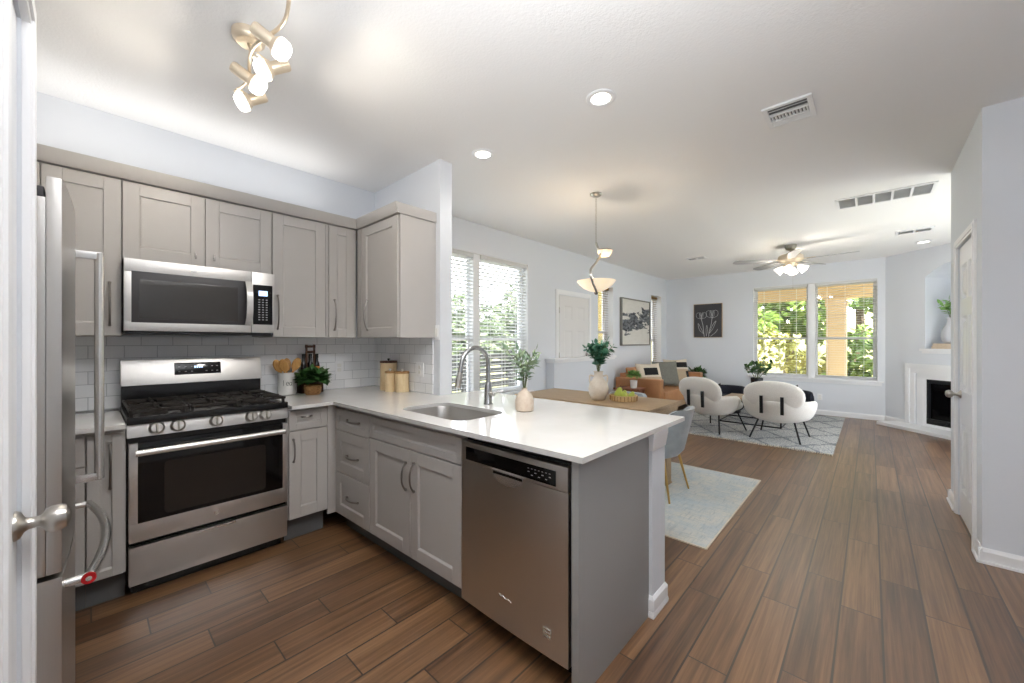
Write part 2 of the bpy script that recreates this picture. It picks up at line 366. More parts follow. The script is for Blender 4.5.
# ------------------------------------------------------------------ mesh helpers
class MB:
    def __init__(s): s.bm = bmesh.new()
    def _bevel(s, verts, w, seg=2):
        es = set()
        for v in verts:
            for e in v.link_edges: es.add(e)
        bmesh.ops.bevel(s.bm, geom=list(es), offset=w, segments=seg, profile=0.7, affect='EDGES')
    def hexa(s, P, bevel=0, seg=2, mi=0):
        """8 corners: bottom ring 0-3, top ring 4-7"""
        v = [s.bm.verts.new(p) for p in P]
        for f in ((0, 1, 2, 3), (4, 5, 6, 7), (0, 1, 5, 4), (1, 2, 6, 5), (2, 3, 7, 6), (3, 0, 4, 7)):
            s.bm.faces.new([v[i] for i in f]).material_index = mi
        if bevel: s._bevel(v, bevel, seg)
        return s
    def box(s, x0, x1, y0, y1, z0, z1, bevel=0, seg=2, mi=0):
        return s.hexa([(x0, y0, z0), (x1, y0, z0), (x1, y1, z0), (x0, y1, z0),
                       (x0, y0, z1), (x1, y0, z1), (x1, y1, z1), (x0, y1, z1)], bevel, seg, mi)
    def fbox(s, F, u0, u1, n0, n1, z0, z1, bevel=0, seg=2, mi=0):
        return s.hexa([F(u0, n0, z0), F(u1, n0, z0), F(u1, n1, z0), F(u0, n1, z0),
                       F(u0, n0, z1), F(u1, n0, z1), F(u1, n1, z1), F(u0, n1, z1)], bevel, seg, mi)
    def ring(s, c, ax, r, seg, up=None):
        ax = Vector(ax).normalized()
        a = ax.orthogonal().normalized() if up is None else Vector(up)
        a = (a - ax * a.dot(ax)).normalized(); b = ax.cross(a)
        return [s.bm.verts.new(Vector(c) + a * (r * cos(2*pi*i/seg)) + b * (r * sin(2*pi*i/seg))) for i in range(seg)]
    def bridge(s, A, B, mi=0):
        n = len(A)
        for i in range(n):
            s.bm.faces.new((A[i], A[(i+1) % n], B[(i+1) % n], B[i])).material_index = mi
    def tube(s, pts, r, seg=10, closed=False, mi=0, caps=True):
        pts = [Vector(p) for p in pts]; n = len(pts)
        rs = r if isinstance(r, (list, tuple)) else [r] * n
        rings = []; up = None
        for i, p in enumerate(pts):
            if closed: d = pts[(i+1) % n] - pts[i-1]
            else: d = pts[min(i+1, n-1)] - pts[max(i-1, 0)]
            d = d.normalized()
            if up is None: up = d.orthogonal().normalized()
            up = (up - d * up.dot(d)).normalized()
            rings.append(s.ring(p, d, rs[i], seg, up))
        for i in range(n - 1): s.bridge(rings[i], rings[i+1], mi)
        if closed: s.bridge(rings[-1], rings[0], mi)
        elif caps:
            s.bm.faces.new(rings[0]).material_index = mi; s.bm.faces.new(rings[-1]).material_index = mi
        return s
    def cyl(s, p0, p1, r0, r1=None, seg=20, mi=0):
        r1 = r0 if r1 is None else r1
        return s.tube([p0, p1], [r0, r1], seg, mi=mi)
    def lathe(s, prof, c=(0, 0, 0), seg=28, M4=None, mi=0, capped=True):
        """prof: list of (r, z)"""
        c = Vector(c); rings = []
        for r, z in prof:
            vs = []
            for i in range(seg):
                p = Vector((r * cos(2*pi*i/seg), r * sin(2*pi*i/seg), z))
                if M4 is not None: p = M4 @ p
                vs.append(s.bm.verts.new(c + p))
            rings.append(vs)
        for a, b in zip(rings, rings[1:]): s.bridge(a, b, mi)
        if capped:
            if prof[0][0] > 1e-5: s.bm.faces.new(rings[0]).material_index = mi
            if prof[-1][0] > 1e-5: s.bm.faces.new(rings[-1]).material_index = mi
        return s
    def ellipsoid(s, c, rx, ry, rz, M4=None, nu=24, nv=14, mi=0, power=1.0):
        c = Vector(c); rings = []
        def sp(v, p): return math.copysign(abs(v) ** p, v)
        for j in range(1, nv):
            ph = -pi/2 + pi * j / nv
            vs = []
            for i in range(nu):
                th = 2*pi*i/nu
                p = Vector((rx * sp(cos(ph), power) * sp(cos(th), power), ry * sp(cos(ph), power) * sp(sin(th), power), rz * sp(sin(ph), power)))
                if M4 is not None: p = M4 @ p
                vs.append(s.bm.verts.new(c + p))
            rings.append(vs)
        for a, b in zip(rings, rings[1:]): s.bridge(a, b, mi)
        for sgn, rg in ((-1, rings[0]), (1, rings[-1])):
            p = Vector((0, 0, sgn * rz))
            if M4 is not None: p = M4 @ p
            t = s.bm.verts.new(c + p)
            for i in range(nu): s.bm.faces.new((rg[i], rg[(i+1) % nu], t)).material_index = mi
        return s
    def prism(s, poly, fn, a, b, bevel=0, mi=0):
        """poly: 2D points; fn(p, q, h) -> 3D point; extruded from h=a to h=b"""
        A = [s.bm.verts.new(fn(p, q, a)) for p, q in poly]
        B = [s.bm.verts.new(fn(p, q, b)) for p, q in poly]
        s.bm.faces.new(A).material_index = mi; s.bm.faces.new(B).material_index = mi
        s.bridge(A, B, mi)
        if bevel: s._bevel(A + B, bevel)
        return s
    def grid(s, fn, nu, nv, mi=0, closed_u=False):
        V = [[s.bm.verts.new(fn(i / (nu if closed_u else nu - 1), j / (nv - 1))) for j in range(nv)] for i in range(nu)]
        for i in range(nu if closed_u else nu - 1):
            for j in range(nv - 1):
                k = (i + 1) % nu
                s.bm.faces.new((V[i][j], V[k][j], V[k][j+1], V[i][j+1])).material_index = mi
        return V
    def leaf(s, p, d, up, L, W, bend=0.15, mi=0):
        d = Vector(d).normalized(); up = Vector(up)
        side = d.cross(up)
        if side.length < 1e-4: side = d.orthogonal()
        side.normalize(); n = side.cross(d).normalized()
        p = Vector(p)
        a = s.bm.verts.new(p)
        b = s.bm.verts.new(p + d*L*0.38 + side*W/2 - n*bend*L*0.1)
        c = s.bm.verts.new(p + d*L*0.38 - side*W/2 - n*bend*L*0.1)
        m_ = s.bm.verts.new(p + d*L*0.42 + n*bend*L*0.25)
        e = s.bm.verts.new(p + d*L*0.78 + side*W*0.3 - n*bend*L*0.3)
        g = s.bm.verts.new(p + d*L*0.78 - side*W*0.3 - n*bend*L*0.3)
        t = s.bm.verts.new(p + d*L - n*bend*L*0.6)
        for f in ((a, b, m_), (a, m_, c), (m_, b, e), (m_, g, c), (m_, e, t), (m_, t, g)):
            s.bm.faces.new(f).material_index = mi
        return s

ORG = {}
def finish(name, mb, mats, parent=None, loc=None, sharp=35, recalc=True):
    bm = mb.bm
    if recalc: bmesh.ops.recalc_face_normals(bm, faces=bm.faces[:])
    org = ORG.get(parent, Vector((0, 0, 0))) if parent is not None else (Vector(loc) if loc is not None else Vector((0, 0, 0)))
    if org.length > 0: bmesh.ops.translate(bm, verts=bm.verts[:], vec=-org)
    me = bpy.data.meshes.new(name)
    bm.to_mesh(me); bm.free()
    for m in (mats if isinstance(mats, (list, tuple)) else [mats]): me.materials.append(m)
    me.polygons.foreach_set('use_smooth', [True] * len(me.polygons))
    me.set_sharp_from_angle(angle=radians(sharp))
    o = bpy.data.objects.new(name, me)
    COL.objects.link(o)
    if parent is not None: o.parent = parent
    elif loc is not None: o.location = loc
    ORG[o] = org
    return o
def tag(o, label, cat, group=None, kind=None):
    o['label'] = label; o['category'] = cat
    if group: o['group'] = group
    if kind: o['kind'] = kind
    return o
def thing(name, label, cat, loc=(0, 0, 0), group=None, local=False, rotz=0.0):
    """Empty at the base of a thing.  local=False: part meshes are written in room coordinates."""
    o = bpy.data.objects.new(name, None); COL.objects.link(o)
    o.empty_display_size = 0.05
    o.location = loc; o.rotation_euler = (0, 0, rotz)
    ORG[o] = Vector((0, 0, 0)) if local else Vector(loc)
    return tag(o, label, cat, group)
def part(name, mb, m, parent, label=None, sharp=35):
    o = finish(name, mb, m, parent, sharp=sharp)
    if label: o['label'] = label
    return o
def struct(name, mb, m, parent=None, sharp=35, kind='structure', label=None, cat=None):
    o = finish(name, mb, m, parent, sharp=sharp)
    if parent is None:
        o['kind'] = kind
        if label: o['label'] = label; o['category'] = cat or name.split('_')[0]
    return o
def dup(root, loc, rotz=None, label=None, group=None):
    r = root.copy(); COL.objects.link(r); r.location = loc
    if rotz is not None: r.rotation_euler = (0, 0, rotz)
    if label: r['label'] = label
    if group: r['group'] = group
    for ch in list(root.children):
        c = ch.copy(); COL.objects.link(c); c.parent = r
        for g in list(ch.children):
            d = g.copy(); COL.objects.link(d); d.parent = c
    return r
def smooth_path(pts, n=6):
    """Catmull-Rom through the points"""
    P = [Vector(p) for p in pts]; P = [P[0]*2 - P[1]] + P + [P[-1]*2 - P[-2]]
    out = []
    for i in range(1, len(P) - 2):
        for k in range(n):
            t = k / n
            out.append(0.5 * ((2*P[i]) + (-P[i-1] + P[i+1])*t + (2*P[i-1] - 5*P[i] + 4*P[i+1] - P[i+2])*t*t + (-P[i-1] + 3*P[i] - 3*P[i+1] + P[i+2])*t**3))
    out.append(P[-2])
    return out
def frame4(mb, F, u0, u1, n0, n1, z0, z1, w, bevel=0.002):
    """four rails that meet without overlapping"""
    mb.fbox(F, u0, u1, n0, n1, z0, z0 + w, bevel); mb.fbox(F, u0, u1, n0, n1, z1 - w, z1, bevel)
    mb.fbox(F, u0, u0 + w, n0, n1, z0 + w, z1 - w, bevel); mb.fbox(F, u1 - w, u1, n0, n1, z0 + w, z1 - w, bevel)
    return mb
def rrect(x0, x1, y0, y1, r, n=6):
    out = []
    for cx, cy, a0 in ((x1-r, y1-r, 0), (x0+r, y1-r, 90), (x0+r, y0+r, 180), (x1-r, y0+r, 270)):
        for k in range(n + 1):
            a = radians(a0 + 90*k/n); out.append((cx + r*cos(a), cy + r*sin(a)))
    return out
FX = lambda u, n, z: (n, u, z)            # faces +X : u runs along Y, n is X
def FXo(x): return lambda u, n, z: (x + n, u, z)     # facing +X from plane x
def FYo(y): return lambda u, n, z: (u, y - n, z)     # facing -Y from plane y
def FYp(y): return lambda u, n, z: (u, y + n, z)     # facing +Y from plane y
def FXm(x): return lambda u, n, z: (x - n, u, z)     # facing -X from plane x
D0 = Vector((0.18, 9.02, 0)); DU = Vector((0.70711, -0.70711, 0)); DN = Vector((-0.70711, -0.70711, 0))
def FD(u, n, z): p = D0 + DU*u + DN*n; return (p.x, p.y, z)   # the slanting chimney wall

# ================================================================== the room shell
def boxes(rects, F, n0, n1):
    mb = MB()
    for u0, u1, z0, z1 in rects: mb.fbox(F, u0, u1, n0, n1, z0, z1)
    return mb
H = 2.74
struct('floor', MB().box(-3.66, 2.5, -2.6, 9.3, -0.05, 0.0), M['floor'])
struct('ceiling', MB().box(-3.70, 2.5, -2.7, 9.4, H, H + 0.1), M['ceiling'])

W1 = (2.06, 4.087, 0.66, 2.385); W2 = (5.95, 6.485, 0.95, 2.32); W3 = (8.16, 8.70, 0.66, 2.33)
WF = (-1.735, 0.090, 0.655, 2.405)
r = [(-0.95, W1[0], 0, H), (W1[0], W1[1], 0, W1[2]), (W1[0], W1[1], W1[3], H), (W1[1], W2[0], 0, H),
     (W2[0], W2[1], 0, W2[2]), (W2[0], W2[1], W2[3], H), (W2[1], W3[0], 0, H),
     (W3[0], W3[1], 0, W3[2]), (W3[0], W3[1], W3[3], H), (W3[1], 9.22, 0, H)]
struct('wall_left', boxes(r, FXo(-3.46), -0.2, 0), M['wall'])
r = [(-3.46, WF[0], 0, H), (WF[0], WF[1], 0, WF[2]), (WF[0], WF[1], WF[3], H), (WF[1], 0.18, 0, H)]
struct('wall_far', boxes(r, FYo(9.02), -0.2, 0), M['wall'])
# slanting chimney wall with an arched niche and the firebox opening
T0, T1 = 0.605, 1.605
mb = MB()
mb.fbox(FD, 0, T0, -0.6, 0, 0, H); mb.fbox(FD, T1, 3.02, -0.6, 0, 0, H)
mb.fbox(FD, T0, T1, -0.6, 0, 0, 0.08); mb.fbox(FD, T0, T1, -0.6, 0, 0.78, 1.22)
mb.fbox(FD, T0, T1, -0.6, -0.5, 0.08, 0.78); mb.fbox(FD, T0, T1, -0.6, -0.45, 1.22, H)
arc = [(T0 + (T1 - T0) * k / 16, 2.30 + 0.20 * sin(pi * k / 16) ** 0.8) for k in range(17)]
for (a, za), (b, zb) in zip(arc, arc[1:]):
    mb.hexa([FD(a, -0.45, za), FD(b, -0.45, zb), FD(b, 0, zb), FD(a, 0, za), FD(a, -0.45, H), FD(b, -0.45, H), FD(b, 0, H), FD(a, 0, H)])
struct('wall_chimney', mb, M['wall'], sharp=50)
W5 = (5.15, 6.75, 0.25, 2.33)  # opening for the added, unseen daylight window
r = [(4.89, W5[0], 0, H), (W5[0], W5[1], 0, W5[2]), (W5[0], W5[1], W5[3], H), (W5[1], 6.95, 0, H)]
struct('wall_living', boxes(r, FXm(2.30), -0.16, 0), M['wall'])
# closet block on the right with its door opening
R2 = (3.87, 4.53, 0.0, 2.045)
mb = MB()
mb.box(0.495, 0.62, 3.65, R2[0], 0, H); mb.box(0.495, 0.62, R2[1], 4.89, 0, H); mb.box(0.495, 0.62, R2[0], R2[1], R2[3], H)
mb.box(0.62, 2.42, 3.65, 3.75, 0, H); mb.box(0.62, 2.42, 4.79, 4.89, 0, H)
struct('wall_right', mb, M['wall'])
struct('wall_hall', MB().box(2.30, 2.42, -2.6, 3.65, 0, H), M['wall'])
struct('wall_back', MB().box(-0.62, 2.42, -2.72, -2.6, 0, H), M['wall'])
struct('wall_alcove', MB().box(-3.46, -1.69, -0.95, -0.86, 0, H), M['wall'])
# pantry block on the left with its door opening
P1 = (-1.385, -1.015, 0.0, 2.045); PY = -0.100
mb = MB()
mb.box(-1.69, P1[0], PY - 0.11, PY, 0, H); mb.box(P1[1], -0.62, PY - 0.11, PY, 0, H); mb.box(P1[0], P1[1], PY - 0.11, PY, P1[3], H)
mb.box(-1.69, -1.58, -0.95, PY - 0.11, 0, H); mb.box(-0.73, -0.62, -2.6, PY - 0.11, 0, H)
struct('wall_pantry', mb, M['wall'])
struct('wall_end', MB().box(-3.46, -2.446, 1.84, 1.955, 0, H), M['wall'])
# half wall that carries the back of the peninsula
mb = MB().box(-2.446, -0.776, 1.845, 2.0, 0, 0.891)
struct('wall_half', mb, M['wall'])
mb = MB()
mb.hexa([(-0.86, 1.842, 0.80), (-0.773, 1.842, 0.80), (-0.773, 2.003, 0.80), (-0.86, 2.003, 0.80),
         (-0.86, 1.834, 0.862), (-0.764, 1.834, 0.862), (-0.764, 2.011, 0.862), (-0.86, 2.011, 0.862)])
mb.box(-0.86, -0.763, 1.833, 2.012, 0.862, 0.891, 0.002)
struct('trim_1', mb, M['trim'])
mb = MB()
mb.box(-0.80, -0.762, 1.828, 2.014, 0, 0.012, 0.003)
mb.hexa([(-0.80, 1.828, 0.012), (-0.760, 1.828, 0.012), (-0.760, 2.014, 0.012), (-0.80, 2.014, 0.012),
         (-0.80, 1.832, 0.03), (-0.764, 1.832, 0.03), (-0.764, 2.010, 0.03), (-0.80, 2.010, 0.03)])
mb.box(-0.80, -0.764, 1.832, 2.010, 0.03, 0.085, 0.002)
mb.hexa([(-0.80, 1.832, 0.085), (-0.764, 1.832, 0.085), (-0.764, 2.010, 0.085), (-0.80, 2.010, 0.085),
         (-0.80, 1.842, 0.10), (-0.774, 1.842, 0.10), (-0.774, 2.002, 0.10), (-0.80, 2.002, 0.10)])
mb.box(-2.44, -0.80, 2.0, 2.012, 0, 0.09, 0.003)
struct('trim_2', mb, M['trim'])

# knee wall with a moulded cap in front of the entry door
mb = MB().box(-3.46, -3.32, 4.50, 6.24, 0, 1.02)
struct('wall_knee', mb, M['wall'])
mb = MB().box(-3.46, -3.30, 4.48, 6.26, 1.02, 1.05, 0.004).box(-3.46, -3.28, 4.46, 6.28, 1.05, 1.085, 0.006)
struct('trim_3', mb, M['trim'])

def baseboard(name, runs):
    mb = MB()
    for F, u0, u1 in runs:
        mb.fbox(F, u0, u1, 0, 0.013, 0, 0.07, 0.002)
        mb.hexa([F(u0, 0, 0.07), F(u1, 0, 0.07), F(u1, 0.013, 0.07), F(u0, 0.013, 0.07), F(u0, 0, 0.09), F(u1, 0, 0.09), F(u1, 0.004, 0.09), F(u0, 0.004, 0.09)])
        mb.fbox(F, u0, u1, 0.013, 0.024, 0, 0.016, 0.003)
    struct(name, mb, M['trim'])
baseboard('baseboard_left', [(FXo(-3.46), 2.02, 4.5), (FXo(-3.32), 4.5, 6.24), (FXo(-3.46), 6.24, 9.02)])
baseboard('baseboard_far', [(FYo(9.02), -3.46, 0.17)])
baseboard('baseboard_chimney', [(FD, 0.0, 0.34), (FD, 1.9, 3.0)])
baseboard('baseboard_right', [(FYo(3.65), 0.478, 2.3), (FXm(0.495), 3.63, 3.80), (FXm(0.495), 4.60, 4.91), (FYp(4.89), 0.478, 2.3)])
baseboard('baseboard_hall', [(FXm(2.30), -2.6, 3.65), (FYp(-2.6), -0.62, 2.3), (FXm(2.30), 4.89, 6.9)])
baseboard('baseboard_end', [(FYp(1.955), -3.46, -2.446)])
baseboard('baseboard_pantry', [(FYp(PY), -1.69, -1.46)])

# ------------------------------------------------------------------ doors
def panel_door(mb, F, u0, u1, z0, z1, n0, n1, cols, rows, du=0.011):
    """stiles and rails around recessed, raised-field panels; cols/rows are lists of (a, b)"""
    us = [u0] + [x for c in cols for x in c] + [u1]
    for a, b in zip(us[0::2], us[1::2]): mb.fbox(F, a, b, n0, n1, z0, z1)
    zs = [z0] + [x for c in rows for x in c] + [z1]
    for c in cols:
        for a, b in zip(zs[0::2], zs[1::2]): mb.fbox(F, c[0], c[1], n0, n1, a, b)
        for rw in rows:
            mb.fbox(F, c[0], c[1], n0, n1 - du, rw[0], rw[1])
            # bevelled ogee around the panel and its raised field
            g = 0.016
            for (ua, ub, za, zb) in ((c[0], c[0]+g, rw[0], rw[1]), (c[1]-g, c[1], rw[0], rw[1])):
                s = ua == c[0]
                mb.hexa([F(ua, n1-du, za), F(ub, n1-du, za), F(ub, n1-du, zb), F(ua, n1-du, zb),
                         F(ua, n1 if s else n1-du, za), F(ub, n1-du if s else n1, za), F(ub, n1-du if s else n1, zb), F(ua, n1 if s else n1-du, zb)])
            for (za, zb, s) in ((rw[0], rw[0]+g, True), (rw[1]-g, rw[1], False)):
                mb.hexa([F(c[0], n1-du, za), F(c[1], n1-du, za), F(c[1], n1-du, zb), F(c[0], n1-du, zb),
                         F(c[0], n1 if s else n1-du, za), F(c[1], n1 if s else n1-du, za), F(c[1], n1-du if s else n1, zb), F(c[0], n1-du if s else n1, zb)])
            k, k2 = 0.032, 0.05
            if c[1] - c[0] > 0.13:
                mb.hexa([F(c[0]+k, n1-du, rw[0]+k), F(c[1]-k, n1-du, rw[0]+k), F(c[1]-k, n1-du, rw[1]-k), F(c[0]+k, n1-du, rw[1]-k),
                         F(c[0]+k2, n1-0.003, rw[0]+k2), F(c[1]-k2, n1-0.003, rw[0]+k2), F(c[1]-k2, n1-0.003, rw[1]-k2), F(c[0]+k2, n1-0.003, rw[1]-k2)])
    return mb
def casing(mb, F, u0, u1, z1, w=0.062, n=0.018):
    for a, b in ((u0 - w, u0), (u1, u1 + w)):
        mb.fbox(F, a, b, 0, n*0.7, 0, z1, 0.002); mb.fbox(F, a + w*0.25, b - w*0.25, n*0.6, n, 0, z1 + w*0.25, 0.003)
    mb.fbox(F, u0 - w, u1 + w, 0, n*0.7, z1, z1 + w, 0.002); mb.fbox(F, u0 - w*0.75, u1 + w*0.75, n*0.6, n, z1 + w*0.25, z1 + w*0.75, 0.003)
    return mb
def knob_mb(F, u, z, n):
    c = Vector(F(u, n, z)); d = (Vector(F(u, n + 1, z)) - c)
    R = d.to_track_quat('Z', 'Y').to_matrix()
    mb = MB()
    mb.lathe([(0.031, 0), (0.031, 0.003), (0.027, 0.009), (0.016, 0.014), (0.012, 0.020), (0.0115, 0.034), (0.014, 0.038), (0.024, 0.044), (0.0285, 0.054), (0.0285, 0.064), (0.024, 0.074), (0.013, 0.080), (0.001, 0.081)], c, 28, R)
    return mb
def hinge_mb(F, u, z, n):
    mb = MB()
    for k in range(3): mb.cyl(F(u, n, z - 0.042 + k*0.029), F(u, n, z - 0.015 + k*0.029), 0.006, seg=10)
    mb.fbox(F, u - 0.018, u + 0.018, n - 0.008, n - 0.004, z - 0.044, z + 0.044)
    return mb
# pantry door on the left: one column of three panels
F1 = FYp(PY)
mb = panel_door(MB(), F1, P1[0] + 0.004, P1[1] - 0.004, 0.012, 2.04, -0.042, -0.006, [(-1.27, -1.125)], [(0.26, 0.76), (1.0, 1.50), (1.66, 1.90)])
d1 = struct('door_1', mb, M['doorwhite'], label='narrow white panel door with a satin nickel knob beside the refrigerator', cat='door')
part('door_handle', knob_mb(F1, -1.335, 0.938, -0.006), M['nickel'], d1, 'satin nickel round door knob')
for z in (1.80, 1.02, 0.24):
    part('hinge', hinge_mb(F1, P1[1] - 0.002, z, 0.002), M['nickel'], d1)
part('latch_gap_shade', MB().fbox(F1, P1[0] - 0.001, P1[0] + 0.009, -0.02, -0.004, 0.925 - 0.03, 0.925 + 0.03), M['gapshade'], d1)  # dark strip stands in for shade between door and jamb
mb = casing(MB(), F1, P1[0] - 0.004, P1[1] + 0.004, P1[3], 0.066, 0.019)
struct('trim_4', mb, M['trim'])
# closet door on the right
F2 = FXm(0.495)
mb = panel_door(MB(), F2, R2[0] + 0.004, R2[1] - 0.004, 0.012, 2.04, -0.045, -0.008, [(3.955, 4.165), (4.235, 4.445)], [(0.22, 0.72), (0.96, 1.52), (1.64, 1.90)], 0.018)
d2 = struct('door_2', mb, M['doorwhite'], label='white six panel door with a nickel knob in the right wall block', cat='door')
part('door_handle', knob_mb(F2, 4.47, 0.93, -0.008), M['nickel'], d2, 'satin nickel round door knob')
for z in (1.79, 1.0, 0.25):
    part('hinge', hinge_mb(F2, R2[0] + 0.010, z, 0.006), M['nickel'], d2)
struct('trim_5', casing(MB(), F2, R2[0] - 0.004, R2[1] + 0.004, R2[3], 0.06), M['trim'])
# entry door behind the knee wall
F3 = FXo(-3.46)
mb = panel_door(MB(), F3, 4.80, 5.63, 0.012, 2.035, 0.001, 0.012, [(4.93, 5.15), (5.28, 5.50)], [(0.24, 0.80), (0.98, 1.50), (1.66, 1.88)], 0.005)
d3 = struct('door_3', mb, M['doorgrey'], label='white panel entry door rising behind the white-capped knee wall', cat='door')
for z in (1.80, 1.12): part('hinge', hinge_mb(F3, 4.797, z, 0.016), M['nickel'], d3)
part('door_handle', knob_mb(F3, 5.565, 1.12, 0.012), M['nickel'], d3, 'satin nickel round knob')
struct('trim_6', casing(MB(), F3, 4.79, 5.64, 2.045, 0.07), M['trim'])

# ------------------------------------------------------------------ windows and blinds
def window(name, F, op, mulls, rail, label, stool=True, rec=-0.145):
    u0, u1, z0, z1 = op
    fr = MB(); na, nb = rec - 0.045, rec
    fw = 0.028
    frame4(fr, F, u0, u1, na, nb, z0, z1, fw)
    w = struct(name, fr, M['trim'], label=label, cat='window')
    jl = MB().fbox(F, u0 + 0.001, u0 + 0.006, rec, 0.002, z0 + 0.012, z1 - 0.001).fbox(F, u1 - 0.006, u1 - 0.001, rec, 0.002, z0 + 0.012, z1 - 0.001).fbox(F, u0 + 0.006, u1 - 0.006, rec, 0.002, z1 - 0.006, z1 - 0.001)
    part('jamb', jl, M['trim'], w)
    edges = [u0 + fw]
    for a, b in mulls: edges += [a, b]
    edges.append(u1 - fw)
    for a, b in mulls:
        part('mullion', MB().fbox(F, a, b, na, rec + (0.06 if b - a > 0.07 else 0.01), z0 + 0.002, z1 - 0.002, 0.003), M['trim'], w)
    for a, b in zip(edges[0::2], edges[1::2]):
        sash = MB()
        sw = 0.03
        for za, zb, k in ((z0 + fw, rail + 0.02, 0.0), (rail - 0.02, z1 - fw, -0.02)):
            frame4(sash, F, a + 0.001, b - 0.001, na + 0.021 + k, nb + k - 0.001, za + 0.001, zb - 0.001, 0.032)
        part('sash', sash, M['trim'], w)
        gl = MB().fbox(F, a + 0.01, b - 0.01, rec - 0.017, rec - 0.013, z0 + fw + 0.01, rail)
        gl.fbox(F, a + 0.01, b - 0.01, rec - 0.039, rec - 0.035, rail, z1 - fw - 0.01)
        part('pane', gl, M['glass'], w)
    if stool:
        s = MB().fbox(F, u0 - 0.075, u1 + 0.075, 0.001, 0.05, z0 - 0.022, z0, 0.005).fbox(F, u0 + 0.002, u1 - 0.002, rec, 0.001, z0 - 0.0, z0 + 0.012)
        s.fbox(F, u0 - 0.05, u1 + 0.05, 0.001, 0.014, z0 - 0.075, z0 - 0.024, 0.003)
        part('window_sill', s, M['trim'], w)
    return w
def blind(F, u0, u1, z0, z1, label, m, group=None, tilt=12.0, cords=(0.2, 0.5, 0.8), nc=-0.10, pitch=0.0435, wand=None):
    base = F((u0 + u1)/2, nc, z0)
    t = thing('window_blind', label, 'blind', base, group)
    part('headrail', MB().fbox(F, u0, u1, nc - 0.028, nc + 0.032, z1 - 0.05, z1 - 0.002, 0.003), m, t)
    n = int((z1 - 0.06 - z0 - 0.03) / pitch)
    mb = MB(); hw = 0.0245; c_, s_ = cos(radians(tilt)) * hw, sin(radians(tilt)) * hw
    for k in range(n):
        z = z1 - 0.075 - k * pitch
        th = 0.0014
        mb.hexa([F(u0, nc - c_, z - s_ - th), F(u1, nc - c_, z - s_ - th), F(u1, nc + c_, z + s_ - th), F(u0, nc + c_, z + s_ - th),
                 F(u0, nc - c_, z - s_ + th), F(u1, nc - c_, z - s_ + th), F(u1, nc + c_, z + s_ + th), F(u0, nc + c_, z + s_ + th)])
    o = part('slats', mb, m, t)
    zb = z1 - 0.075 - n * pitch
    part('bottom_rail', MB().fbox(F, u0, u1, nc - 0.025, nc + 0.025, zb - 0.012, zb + 0.004, 0.003), m, t)
    for c in cords:
        u = u0 + (u1 - u0) * c
        part('ladder_cord', MB().fbox(F, u - 0.0022, u + 0.0022, nc + 0.026, nc + 0.028, zb, z1 - 0.05).fbox(F, u - 0.0022, u + 0.0022, nc - 0.028, nc - 0.026, zb, z1 - 0.05), M['trim'], t)
    return t
FL = FXo(-3.46); FF = FYo(9.02)
window('window_1', FL, W1, [(3.11, 3.215)], 1.36, 'large white double window with white blinds on the dining wall', rec=-0.085)
blind(FL, W1[0] + 0.01, 3.105, W1[2] + 0.015, W1[3] - 0.004, 'white slatted blind of the dining window, half nearest the kitchen wall', M['blind'], 'white blinds of the dining window', tilt=13, nc=-0.045)
blind(FL, 3.22, W1[1] - 0.01, W1[2] + 0.015, W1[3] - 0.004, 'white slatted blind of the dining window, half nearest the white entry door', M['blind'], 'white blinds of the dining window', tilt=13, nc=-0.045)
window('window_2', FL, W2, [], 1.5, 'narrow tall window beside the entry door above the knee wall', stool=False, rec=-0.15)
blind(FL, W2[0] + 0.008, W2[1] - 0.008, W2[2] + 0.012, W2[3] - 0.004, 'honey coloured blind in the narrow window beside the entry door', M['blindwood'], 'honey blinds in narrow windows', tilt=-4, cords=(0.25, 0.75), nc=-0.115)
window('window_3', FL, W3, [], 1.36, 'narrow tall window behind the sofa near the far corner', stool=True, rec=-0.15)
blind(FL, W3[0] + 0.008, W3[1] - 0.008, W3[2] + 0.015, W3[3] - 0.004, 'honey coloured blind in the narrow window behind the sofa', M['blindwood'], 'honey blinds in narrow windows', tilt=-4, cords=(0.25, 0.75), nc=-0.115)
window('window_4', FF, WF, [(-0.855, -0.75)], 1.386, 'wide white double window in the far wall looking onto trees', rec=-0.085)
blind(FF, WF[0] + 0.01, -0.86, WF[2] + 0.015, WF[3] - 0.004, 'open slatted blind of the far window, half nearest the dark flower picture', M['blind'], 'blinds of the far window', tilt=3, nc=-0.045)
blind(FF, -0.745, WF[1] - 0.01, WF[2] + 0.015, WF[3] - 0.004, 'open slatted blind of the far window, half nearest the fireplace', M['blind'], 'blinds of the far window', tilt=3, nc=-0.045)

window('added_window', FXm(2.30), W5, [(5.90, 6.0)], 1.3, 'tall unseen side window added to light the living room', rec=-0.085)  # unseen window, added so more daylight reaches the living room floor
# ------------------------------------------------------------------ fireplace and niche
t = thing('fireplace', 'white moulded fireplace with a black firebox in the slanting wall', 'fireplace', FD(1.12, 0.0, 0.0))
mb = MB()
for n, (a, b, z) in enumerate(((0.34, 1.90, 0.985), (0.41, 1.83, 0.915), (0.50, 1.74, 0.86))):
    n1 = 0.036 - n * 0.010
    w = 0.07 if n < 2 else 0.09
    mb.fbox(FD, a, a + w, 0.0, n1, 0.051, z - w, 0.003); mb.fbox(FD, b - w, b, 0.0, n1, 0.051, z - w, 0.003); mb.fbox(FD, a, b, 0.0, n1, z - w, z, 0.003)
part('surround', mb, M['trim'], t)
mb = MB().fbox(FD, 0.545, 0.628, 0.0, 0.012, 0.09, 0.76).fbox(FD, 1.58, 1.67, 0.0, 0.012, 0.09, 0.76).fbox(FD, 0.545, 1.67, 0.0, 0.012, 0.76, 0.80)
mb.fbox(FD, 0.545, 1.67, 0.0, 0.012, 0.051, 0.09)
